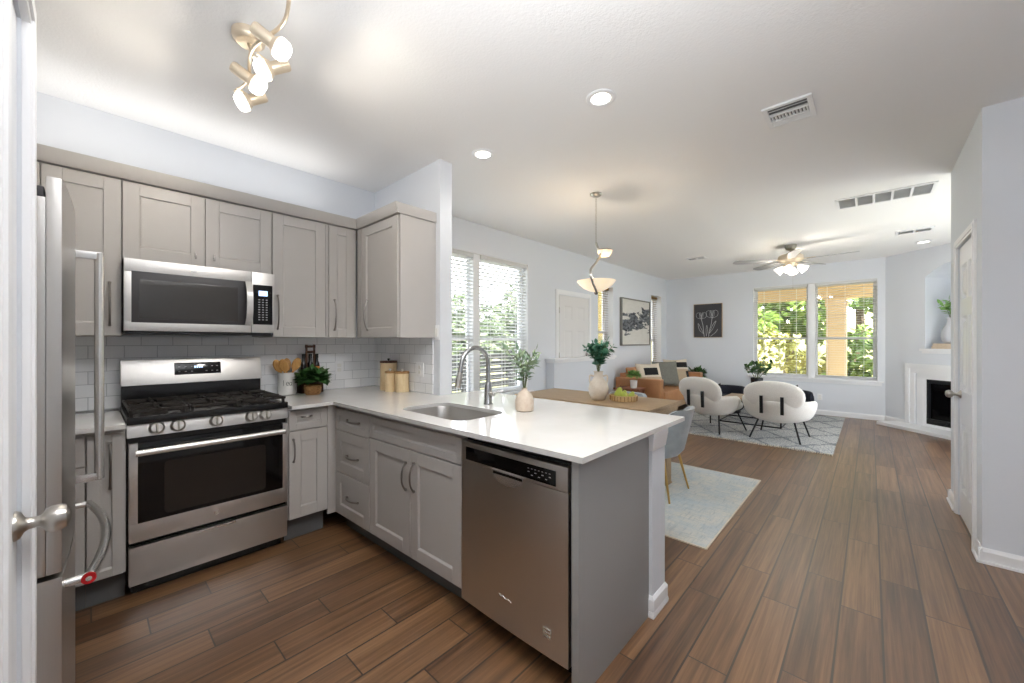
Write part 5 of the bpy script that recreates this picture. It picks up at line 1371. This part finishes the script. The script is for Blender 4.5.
# ================================================================== living room
t = thing('living_rug', 'shaggy grey and cream rug with dark diamond lines in the living room', 'rug', (-1.8, 7.1, 0.0))
mb = MB()
mb.box(-2.70, -0.325, 5.88, 8.82, 0.001, 0.018, 0.004)
part('pile', mb, M['rug_diamond'], t)
mb = MB()
rn = random.Random(2)
for k in range(110):
    x = -2.69 + 2.36*k/109
    for y, s in ((5.88, -1), (8.82, 1)):
        mb.tube([(x, y, 0.012), (x + rn.uniform(-.01, .01), y + s*rn.uniform(0.02, 0.045), 0.004)], 0.005, 5)
part('fringe', mb, M['cream'], t)
# sofa along the left wall, facing +X
SY0, SY1, SXb, SXf = 6.38, 8.62, -3.36, -2.555
t = thing('sofa', 'tan leather sofa on a wooden base along the left wall', 'sofa', (-2.93, 7.5, 0.0))
def pad(mb, x0, x1, y0, y1, z0, z1, r=0.04, puff=0.0):
    mb.box(x0, x1, y0, y1, z0, z1, r, 4); return mb
part('base', MB().box(SXb + 0.02, SXf + 0.03, SY0 + 0.03, SY1 - 0.03, 0.17, 0.255, 0.006), M['oak'], t)
for x in (SXb + 0.08, SXf - 0.04):
    for y in (SY0 + 0.12, SY1 - 0.12): part('leg', MB().tube([(x, y, 0.172), (x, y, 0.0185 if x > -2.69 else 0.0)], [0.03, 0.022], 14), M['oak'], t)
part('arm', pad(MB(), SXb, SXf, SY0, SY0 + 0.17, 0.256, 0.695, 0.03), M['leather'], t)
part('arm', pad(MB(), SXb, SXf, SY1 - 0.17, SY1, 0.256, 0.695, 0.03), M['leather'], t)
part('back_frame', pad(MB(), SXb, SXb + 0.16, SY0 + 0.172, SY1 - 0.172, 0.256, 0.76, 0.03), M['leather'], t)
ym = (SY0 + SY1)/2
for a, b in ((SY0 + 0.174, ym - 0.002), (ym + 0.002, SY1 - 0.174)):
    part('seat_cushion', pad(MB(), SXb + 0.165, SXf + 0.02, a, b, 0.258, 0.475, 0.05), M['leather'], t)
    mb = MB().hexa([(SXb + 0.165, a, 0.48), (SXb + 0.36, a, 0.48), (SXb + 0.36, b, 0.48), (SXb + 0.165, b, 0.48), (SXb + 0.09, a + 0.01, 0.86), (SXb + 0.25, a + 0.01, 0.86), (SXb + 0.25, b - 0.01, 0.86), (SXb + 0.09, b - 0.01, 0.86)], 0.05, 4)
    part('back_cushion', mb, M['leather'], t)
def cushion(label, c, w, h, th, rot, mats, stripes=None):
    """pillow: pointed-corner pad; local x = width, y = thickness, z = height"""
    t = thing('throw_pillow', label, 'pillow', c, 'throw pillows on the sofa' if 'sofa' in label else 'throw pillows on the lounge chairs', local=True)
    t.rotation_euler = rot
    mb = MB(); n = 15
    def f(sgn):
        def g(i, j):
            u, v = 2*i - 1, 2*j - 1
            k = max(0.0, (1 - u**4)*(1 - v**4))**0.5
            pin = 1 - 0.07*(1 - abs(u)**2)*abs(v)**2 ; pin2 = 1 - 0.07*(1 - abs(v)**2)*abs(u)**2
            return Vector((u*w/2*pin2, sgn*th/2*k, v*h/2*pin + h/2))
        return g
    for sgn in (-1, 1):
        V = mb.grid(f(sgn), n, n)
    bmesh.ops.remove_doubles(mb.bm, verts=mb.bm.verts[:], dist=1e-4)
    if stripes:
        for fc in mb.bm.faces:
            cc = fc.calc_center_median(); fc.material_index = stripes(cc.x/w*2, (cc.z - h/2)/h*2)
    part('cover', mb, mats, t, sharp=60)
    return t
bw = lambda u, v: 1 if (0.05 < v < 0.6 and -0.5 < u < 0.6) or v < -0.75 else (2 if v < -0.1 else 0)
bw2 = lambda u, v: 1 if (0.25 < v < 0.7) or (u > 0.5 and -0.6 < v < 0.0) else (2 if v < 0.2 else 0)
cushion('cream pillow with black blocks on the sofa, nearest the side table', (-2.86, 6.80, 0.482), 0.50, 0.48, 0.16, (radians(-20), 0, radians(58)), [M['cream'], M['blackcloth'], M['tancloth']], bw)
cushion('tan pillow half hidden on the sofa behind the black-block pillow', (-2.99, 7.06, 0.482), 0.46, 0.44, 0.14, (radians(-15), 0, radians(70)), [M['tancloth']])
cushion('grey green striped pillow in the middle of the sofa', (-2.80, 7.38, 0.482), 0.50, 0.50, 0.16, (radians(-20), 0, radians(48)), [M['greycloth']])
cushion('cream, tan and black banded pillow on the sofa beside the grey green one', (-2.76, 7.84, 0.482), 0.52, 0.52, 0.16, (radians(-18), 0, radians(52)), [M['cream'], M['blackcloth'], M['tancloth']], bw2)
cushion('plain cream pillow at the far end of the sofa', (-2.94, 8.24, 0.482), 0.48, 0.46, 0.15, (radians(-16), 0, radians(65)), [M['cream']])
# side table before the near arm
t = thing('side_table', 'small walnut side table with slanted legs beside the sofa arm', 'table', (-2.98, 6.12, 0.0))
part('top', MB().prism([(-3.16, 5.93), (-2.74, 5.98), (-2.76, 6.30), (-3.16, 6.33)], lambda p, q, h: (p, q, h), 0.535, 0.56, 0.004), M['walnut'], t)
for (x0, y0, x1, y1) in ((-2.80, 6.02, -2.745, 5.96), (-2.80, 6.26, -2.745, 6.30), (-3.14, 6.0, -3.2, 5.96), (-3.14, 6.26, -3.2, 6.30)):
    part('leg', MB().hexa([(x1-.018, y1-.018, 0.0), (x1+.018, y1-.018, 0.0), (x1+.018, y1+.018, 0.0), (x1-.018, y1+.018, 0.0), (x0-.022, y0-.022, 0.534), (x0+.022, y0-.022, 0.534), (x0+.022, y0+.022, 0.534), (x0-.022, y0+.022, 0.534)], 0.003), M['walnut'], t)
part('apron', MB().box(-3.14, -2.80, 6.02, 6.04, 0.46, 0.534).box(-3.14, -2.80, 6.24, 6.26, 0.46, 0.534).box(-2.81, -2.79, 6.04, 6.24, 0.42, 0.534), M['walnut'], t)
t = thing('potted_plant', 'light green plant in a white pot on the walnut side table', 'plant', (-2.88, 6.10, 0.5605))
part('pot', MB().lathe([(0.045, 0), (0.052, 0.004), (0.060, 0.125), (0.064, 0.13), (0.056, 0.13), (0.052, 0.11)], (-2.88, 6.10, 0.5605), 28), M['ceramic'], t)
part('soil', MB().lathe([(0.0535, 0.115), (0.001, 0.117)], (-2.88, 6.10, 0.5605), 20), M['soil'], t)
part('foliage', bush((-2.88, 6.10, 0.76), 0.11, 150, 0.065, 0.042, 8), M['leaf_light'], t, sharp=180)
t = thing('floor_plant', 'small dark green plant peeking over the far sofa arm', 'plant', (-2.75, 8.83, 0.0))
part('pot', MB().lathe([(0.10, 0.0), (0.12, 0.02), (0.135, 0.48), (0.14, 0.50), (0.125, 0.50), (0.12, 0.46)], (-2.75, 8.83, 0.0), 30), M['navy'], t)
part('soil', MB().lathe([(0.124, 0.47), (0.001, 0.475)], (-2.75, 8.83, 0.0), 20), M['soil'], t)
part('foliage', bush((-2.75, 8.83, 0.62), 0.17, 150, 0.12, 0.06, 9), M['leaf_dark'], t, sharp=180)

# white lounge chairs seen from behind (seat opens towards local +Y)
def lounge(label, loc, rot, first=None):
    if first: return dup(first, loc, rot, label)
    t = thing('lounge_chair', label, 'chair', loc, 'cream lounge chairs', local=True, rotz=rot)
    # crescent shell: seat, low back and drooping wings in one upholstered body
    mb = MB(); nu, nv = 33, 13
    def body(i, j):
        th = radians(180 + 180*i)            # left wing .. back .. right wing
        ph = 2*pi*j
        back = max(0.0, -sin(th)); wing = 1 - back
        Rx, Ry = 0.375, 0.30
        cx_, cy_ = cos(th)*Rx, sin(th)*Ry + 0.02
        tk = 0.052 + 0.012*back
        hh = 0.125 + 0.03*back - 0.02*max(0.0, wing - 0.7)
        taper = min(1.0, (min(i, 1 - i)*9 + 0.25))**0.5
        zc = 0.395 - 0.01*back + 0.035*wing
        nx, ny = cos(th), sin(th)
        lean = 0.05*sin(ph)*(0.6 + back)
        o = tk*cos(ph)*taper + lean
        return Vector((cx_ + nx*o, cy_ + ny*o, zc + hh*math.copysign(abs(sin(ph))**0.8, sin(ph))*taper))
    V = [[mb.bm.verts.new(body(i/(nu-1), j/nv)) for j in range(nv)] for i in range(nu)]
    for i in range(nu - 1):
        for j in range(nv): mb.bm.faces.new((V[i][j], V[i+1][j], V[i+1][(j+1) % nv], V[i][(j+1) % nv]))
    mb.bm.faces.new(V[0]); mb.bm.faces.new(V[-1])
    part('shell', mb, M['boucle'], t, sharp=180)
    mb = MB().ellipsoid((0, 0.06, 0.375), 0.335, 0.33, 0.10, None, 32, 14, power=0.8)
    part('seat', mb, M['boucle'], t, sharp=180)
    R = Matrix.Rotation(radians(14), 3, 'X')
    part('backrest', MB().ellipsoid((0, -0.315, 0.605), 0.345, 0.072, 0.195, R, 36, 18, power=0.85), M['boucle'], t, sharp=180)
    for sx in (-1, 1):
        mb = MB(); x = sx*0.115
        P = [(-0.4085, 0.60), (-0.4070, 0.56), (-0.4040, 0.50), (-0.4015, 0.44), (-0.3975, 0.37)]
        for (ya, za), (yb, zb) in zip(P, P[1:]):
            mb.hexa([(x-.018, ya-.012, za), (x+.018, ya-.012, za), (x+.018, ya+.012, za), (x-.018, ya+.012, za), (x-.018, yb-.012, zb), (x+.018, yb-.012, zb), (x+.018, yb+.012, zb), (x-.018, yb+.012, zb)])
        part('strap', mb, M['blackmetal'], t, 'black strap joining back pad to shell')
    for sx in (-1, 1):
        part('leg', MB().tube([(sx*0.17, -0.12, 0.30), (sx*0.20, -0.16, 0.265), (sx*0.285, -0.27, 0.0)], 0.011, 10), M['blackmetal'], t)
        part('leg', MB().tube([(sx*0.19, 0.20, 0.30), (sx*0.22, 0.24, 0.265), (sx*0.29, 0.34, 0.0)], 0.011, 10), M['blackmetal'], t)
    mb = MB()
    for sx in (-1, 1): mb.tube([(sx*0.175, -0.13, 0.285), (sx*0.20, 0.21, 0.285)], 0.009, 8)
    for y in (-0.12, 0.2): mb.tube([(-0.18, y, 0.288), (0.18, y, 0.288)], 0.009, 8)
    part('under_frame', mb, M['blackmetal'], t)
    return t
RZ = 0.0185
lc = lounge('cream boucle lounge chair nearest the far window, seen from behind', (-0.925, 6.40, RZ), radians(-3))
lounge('cream boucle lounge chair nearest the sofa, seen from behind', (-1.74, 6.36, RZ), radians(-20), lc)
cushion('dark pillow on the seat of the lounge chair nearest the sofa', (-1.74, 6.42, 0.43), 0.28, 0.25, 0.10, (radians(18), radians(20), radians(165)), [M['cream'], M['blackcloth']], lambda u, v: 1 if v > 0.35 or u < -0.6 else 0)
cushion('dark pillow on the seat of the lounge chair nearest the far window', (-0.79, 6.38, 0.43), 0.34, 0.29, 0.10, (radians(18), radians(20), radians(178)), [M['cream'], M['blackcloth']], lambda u, v: 1 if v > 0.35 or u < -0.6 else 0)
# coffee table
t = thing('coffee_table', 'oak coffee table on a black metal frame in front of the lounge chairs', 'table', (-1.41, 7.36, RZ))
part('top', MB().box(-1.80, -1.02, 7.06, 7.66, 0.375, 0.425, 0.01, 3), M['oak'], t)
mb = MB()
x0, x1, y0, y1 = -1.84, -0.99, 7.03, 7.68
mb.tube([(x0, y0, RZ + 0.012), (x1, y0, RZ + 0.012), (x1, y1, RZ + 0.012), (x0, y1, RZ + 0.012)], 0.011, 8, closed=True)
mb.tube([(x0, y0, 0.36), (x1, y0, 0.36), (x1, y1, 0.36), (x0, y1, 0.36)], 0.011, 8, closed=True)
part('frame', mb, M['blackmetal'], t)
for x in (x0, x1):
    for y in (y0, y1): part('leg', MB().cyl((x, y, RZ + 0.005), (x, y, 0.36), 0.011, seg=10), M['blackmetal'], t)
t = thing('glass_vase', 'clear glass vase in a dark sleeve with leafy branches on the coffee table', 'vase', (-1.33, 7.25, 0.4255))
c = Vector((-1.35, 7.30, 0.4255))
part('glass', MB().lathe([(0.075, 0.0), (0.08, 0.004), (0.085, 0.20), (0.083, 0.20), (0.077, 0.008), (0.001, 0.007)], c, 28), M['clearglass'], t)
part('sleeve', MB().lathe([(0.078, 0.201), (0.082, 0.205), (0.088, 0.32), (0.082, 0.32), (0.07, 0.22)], c, 28), M['blackmetal'], t)
rn = random.Random(21); st = MB(); lf = MB()
for k in range(10):
    a = 2*pi*k/10 + rn.uniform(-.3, .3); rr = 0.24*rn.uniform(.3, 1)
    path = smooth_path([c + Vector((0, 0, 0.02)), c + Vector((cos(a)*0.03, sin(a)*0.03, 0.30)), c + Vector((cos(a)*rr*.6, sin(a)*rr*.6, 0.42)), c + Vector((cos(a)*rr, sin(a)*rr, 0.40 + 0.20*rn.uniform(.4, 1)))], 5)
    st.tube(path, 0.0035, 6)
    for j in range(14):
        p = path[min(len(path) - 1, 9 + int(rn.random()*(len(path) - 9)))]
        lf.leaf(p + Vector((rn.uniform(-.03, .03), rn.uniform(-.03, .03), rn.uniform(-.02, .04))), (rn.uniform(-1, 1), rn.uniform(-1, 1), rn.uniform(-.2, .8)), (0, 0, 1), 0.085, 0.055, 0.3)
part('stem', st, M['stem'], t); part('foliage', lf, M['leaf_dark'], t, sharp=180)
# navy tub seats beyond the coffee table
def pouf(label, x, y):
    t = thing('tub_chair', label, 'chair', (x, y, 0.0185 if y < 8.6 else 0.0), 'navy tub chairs')
    z0 = 0.0185
    part('base', MB().lathe([(0.20, 0.0), (0.22, 0.004), (0.22, 0.04), (0.10, 0.05)], (x, y, z0), 30), M['blackmetal'], t)
    part('seat', MB().lathe([(0.05, 0.05), (0.24, 0.06), (0.285, 0.12), (0.29, 0.24), (0.25, 0.30), (0.10, 0.315), (0.001, 0.315)], (x, y, z0), 34), M['navy'], t)
    mb = MB(); nu, nv = 25, 11
    def body(i, j):
        th = radians(-10 + 200*i); ph = 2*pi*j
        tp = min(1.0, min(i, 1 - i)*8 + 0.3)**0.5
        R = 0.295 + 0.045*cos(ph)*tp
        return Vector((x + cos(th)*R, y + sin(th)*R, z0 + 0.29 + 0.185*sin(ph)*tp))
    V = [[mb.bm.verts.new(body(i/(nu-1), j/nv)) for j in range(nv)] for i in range(nu)]
    for i in range(nu - 1):
        for j in range(nv): mb.bm.faces.new((V[i][j], V[i+1][j], V[i+1][(j+1) % nv], V[i][(j+1) % nv]))
    mb.bm.faces.new(V[0]); mb.bm.faces.new(V[-1])
    part('backrest', mb, M['navy'], t, sharp=180)
pouf('navy tub chair beyond the coffee table, nearest the fireplace', -1.02, 8.12)
pouf('navy tub chair beyond the coffee table, nearest the sofa', -1.98, 8.12)
# pictures
t = thing('abstract_painting', 'framed abstract painting in black and ivory over the sofa', 'picture', (-3.46, 7.38, 1.25))
A0, A1, Z0, Z1 = 6.74, 8.01, 1.25, 2.16
part('canvas', MB().fbox(FL, A0 + 0.0225, A1 - 0.0225, 0.001, 0.034, Z0 + 0.0225, Z1 - 0.0225), M['abstract'], t)
mb = frame4(MB(), FL, A0, A1, 0.001, 0.05, Z0, Z1, 0.022)
part('frame', mb, M['art_frame'], t)
t = thing('flower_picture', 'charcoal picture of white line-drawn flowers on the far wall', 'picture', (-2.57, 9.02, 1.42))
A0, A1, Z0, Z1 = -2.845, -2.295, 1.425, 2.13
part('canvas', MB().fbox(FF, A0, A1, 0.001, 0.035, Z0, Z1, 0.002), M['charcoal_canvas'], t)
part('frame', MB().fbox(FF, A0 - 0.008, A0 - 0.0005, 0.001, 0.04, Z0 - 0.008, Z1 + 0.008).fbox(FF, A1 + 0.0005, A1 + 0.008, 0.001, 0.04, Z0 - 0.008, Z1 + 0.008).fbox(FF, A0, A1, 0.001, 0.04, Z0 - 0.008, Z0 - 0.0005).fbox(FF, A0, A1, 0.001, 0.04, Z1 + 0.0005, Z1 + 0.008), M['art_oak'], t)
mb = MB()
def stroke(pts, r=0.004): mb.tube([FF(A0 + p*(A1 - A0), 0.0358, Z0 + q*(Z1 - Z0)) for p, q in [(v.x, v.y) for v in smooth_path([(a, b, 0) for a, b in pts], 6)]], r, 5)
def bloom(cx, cy, w, h):
    for s in (-1, -0.35, 0.35, 1):
        stroke([(cx, cy - h*0.5), (cx + s*w*0.55, cy - h*0.25), (cx + s*w*0.6, cy + h*0.25), (cx + s*w*0.3, cy + h*0.4), (cx + s*w*0.1, cy + h*0.05), (cx, cy - h*0.5)], 0.0032)
bloom(0.27, 0.66, 0.30, 0.22); bloom(0.66, 0.70, 0.34, 0.26)
stroke([(0.27, 0.55), (0.33, 0.35), (0.36, 0.12), (0.38, 0.01)], 0.0055); stroke([(0.66, 0.57), (0.62, 0.36), (0.55, 0.15), (0.54, 0.01)], 0.0055)
stroke([(0.36, 0.10), (0.20, 0.22), (0.15, 0.42), (0.24, 0.30), (0.36, 0.10)]); stroke([(0.55, 0.10), (0.68, 0.24), (0.80, 0.48), (0.68, 0.36), (0.55, 0.10)])
stroke([(0.45, 0.02), (0.50, 0.22), (0.47, 0.36), (0.44, 0.2), (0.45, 0.02)]); stroke([(0.60, 0.02), (0.78, 0.14), (0.86, 0.24)])
part('line_drawing', mb, M['chalk'], t)

# ================================================================== outside the windows
struct('ground', MB().box(-30, 14, -12, 45, -0.45, -0.25), M['lawn'])
struct('patio_slab', MB().box(-6.8, -3.66, 0.5, 9.5, -0.25, -0.06), M['patio'])
struct('porch_slab', MB().box(-6.0, 3.5, 9.3, 11.6, -0.25, -0.05), M['patio'])
mb = MB()
def hillz(x, y): return -0.25 + 0.16*max(0.0, y - 15) + 0.25*sin(x*0.5 + y*0.3)
mb.grid(lambda i, j: Vector((-26 + 38*i, 14.5 + 26*j, hillz(-26 + 38*i, 14.5 + 26*j))), 24, 18)
struct('hill', mb, M['hill'], sharp=180)
mb = MB().box(-6.0, 3.5, 11.0, 11.25, 2.27, 2.85, 0.01)
struct('porch_beam', mb, M['stucco'])
struct('porch_roof', MB().box(-6.0, 3.5, 9.25, 11.6, 2.86, 2.98), M['stucco'])
for x in (-0.55, -5.2, 3.2):
    mb = MB().box(x - 0.17, x + 0.17, 10.96, 11.30, -0.05, 2.27, 0.01).box(x - 0.20, x + 0.20, 10.93, 11.33, -0.05, 0.12, 0.01).box(x - 0.19, x + 0.19, 10.94, 11.32, 2.10, 2.27, 0.01)
    o = struct('porch_column', mb, M['stucco'])
def tree(name, label, x, y, z, h, R, leafm, n, seed, group, flat=0.75, L=0.28, trunk=True, low=0.30, cat='tree'):
    t = thing(name, label, cat, (x, y, z), group)
    rn = random.Random(seed)
    if trunk:
        mb = MB()
        P = smooth_path([(x, y, z), (x + 0.1, y, z + h*0.3), (x - 0.1, y + 0.1, z + h*0.62), (x, y, z + h*0.9)], 5)
        mb.tube(P, [0.14*h/5*(1 - 0.8*k/(len(P)-1)) + 0.02 for k in range(len(P))], 9)
        for k in range(6):
            a = rn.uniform(0, 2*pi); zz = z + h*rn.uniform(0.35, 0.6)
            mb.tube(smooth_path([(x, y, zz), (x + cos(a)*R*.4, y + sin(a)*R*.4, zz + h*.12), (x + cos(a)*R*.8, y + sin(a)*R*.8, zz + h*.22)], 4), [0.05*h/5]*4 + [0.03*h/5]*4 + [0.012], 7)
        part('trunk', mb, M['bark'], t)
    mb = MB(); c = Vector((x, y, z + h*(0.5 + low*0.5)))
    blobs = [(c + Vector((rn.gauss(0, .45)*R, rn.gauss(0, .45)*R, rn.uniform(-.5, .45)*h*(1 - low))), R*rn.uniform(.3, .5)) for _ in range(18)]
    for k in range(n):
        b, br = rn.choice(blobs)
        d = Vector((rn.gauss(0, 1), rn.gauss(0, 1), rn.gauss(0, 1))).normalized()
        p = b + d*br*rn.uniform(.6, 1.0); p.z = max(p.z, z + 0.05)
        mb.leaf(p, d + Vector((rn.uniform(-.8, .8), rn.uniform(-.8, .8), rn.uniform(-.7, .3))), d, L*rn.uniform(.6, 1.2), L*0.55, 0.3)
    part('crown', mb, leafm, t, sharp=180)
    return t
trees = [(-4.7, 15.4, 4.8, 1.15), (-2.1, 16.0, 5.0, 1.15), (0.8, 15.2, 5.0, 1.15), (-8.2, 17.6, 6.0, 1.5), (3.9, 16.6, 5.5, 1.3), (-0.4, 20.5, 5.6, 1.5), (-5.0, 21.5, 6.0, 1.6)]
tl = ['leafy tree seen through the left half of the far window', 'leafy tree with dark branch in the middle of the far window view', 'leafy tree to the right of the porch column', 'large tree beyond the far left of the lawn', 'tree at the right edge of the far lawn', 'tall tree on the hillside behind the porch column', 'tall tree on the hillside left of the far window']
for k, (x, y, h, R) in enumerate(trees):
    tree('tree', tl[k], x, y, -0.25 if y < 15.5 else hillz(x, y), h, R, M['leaf_tree'], 2600, 40 + k, 'trees beyond the far window', low=0.40)
shrubs = [(-6.0, 12.9, 1.5), (-4.4, 13.2, 1.3), (-2.9, 12.8, 1.4), (-1.45, 13.2, 1.25), (0.0, 12.8, 1.35), (1.4, 13.2, 1.4), (2.8, 12.9, 1.3)]
for k, (x, y, h) in enumerate(shrubs):
    tree('shrub', ('yellow green shrub outside the far window, %s along the bed' % ['first', 'second', 'third', 'fourth', 'fifth', 'sixth', 'seventh'][k]), x, y, -0.25, h*1.35, 0.62, M['leaf_yellow'] if k % 3 != 1 else M['leaf_tree'], 1900, 80 + k, 'shrubs beyond the porch', L=0.16, trunk=False, low=0.0, cat='shrub')
# side garden seen through the dining window and the narrow windows
hed = [(-9.0, 2.6, 2.7), (-9.3, 5.2, 3.1), (-9.1, 7.8, 2.8), (-9.4, 10.4, 3.2), (-11.2, 13.0, 3.3), (-11.8, 15.9, 3.4), (-12.2, 18.9, 3.6), (-12.4, 22.2, 3.8)]
for k, (x, y, h) in enumerate(hed):
    tree('garden_tree', 'bushy tree behind the black side railing, %s from the kitchen' % ['first', 'second', 'third', 'fourth', 'fifth', 'sixth', 'seventh', 'eighth'][k], x, y, -0.25, h, 1.0, M['leaf_hedge'], 2300, 120 + k, 'trees beyond the side railing', low=0.12, L=0.24)
t = thing('garden_railing', 'black horizontal board railing outside the dining window', 'railing', (-6.7, 6.0, -0.06))
mb = MB()
for k in range(6): mb.box(-6.72, -6.69, 1.0, 12.0, 0.08 + k*0.165, 0.08 + k*0.165 + 0.115)
part('boards', mb, M['railing'], t)
for k in range(8): part('post', MB().box(-6.75, -6.66, 1.0 + k*1.55, 1.09 + k*1.55, -0.25, 1.12, 0.004), M['railing'], t)
# neighbouring porch corner that shows golden through the narrow windows
t = thing('garden_wall', 'golden stone garden wall seen through the narrow windows', 'wall', (-7.9, 14.05, -0.25))
part('masonry', MB().box(-9.2, -6.6, 13.9, 14.2, -0.25, 3.4, 0.01), M['brick'], t)
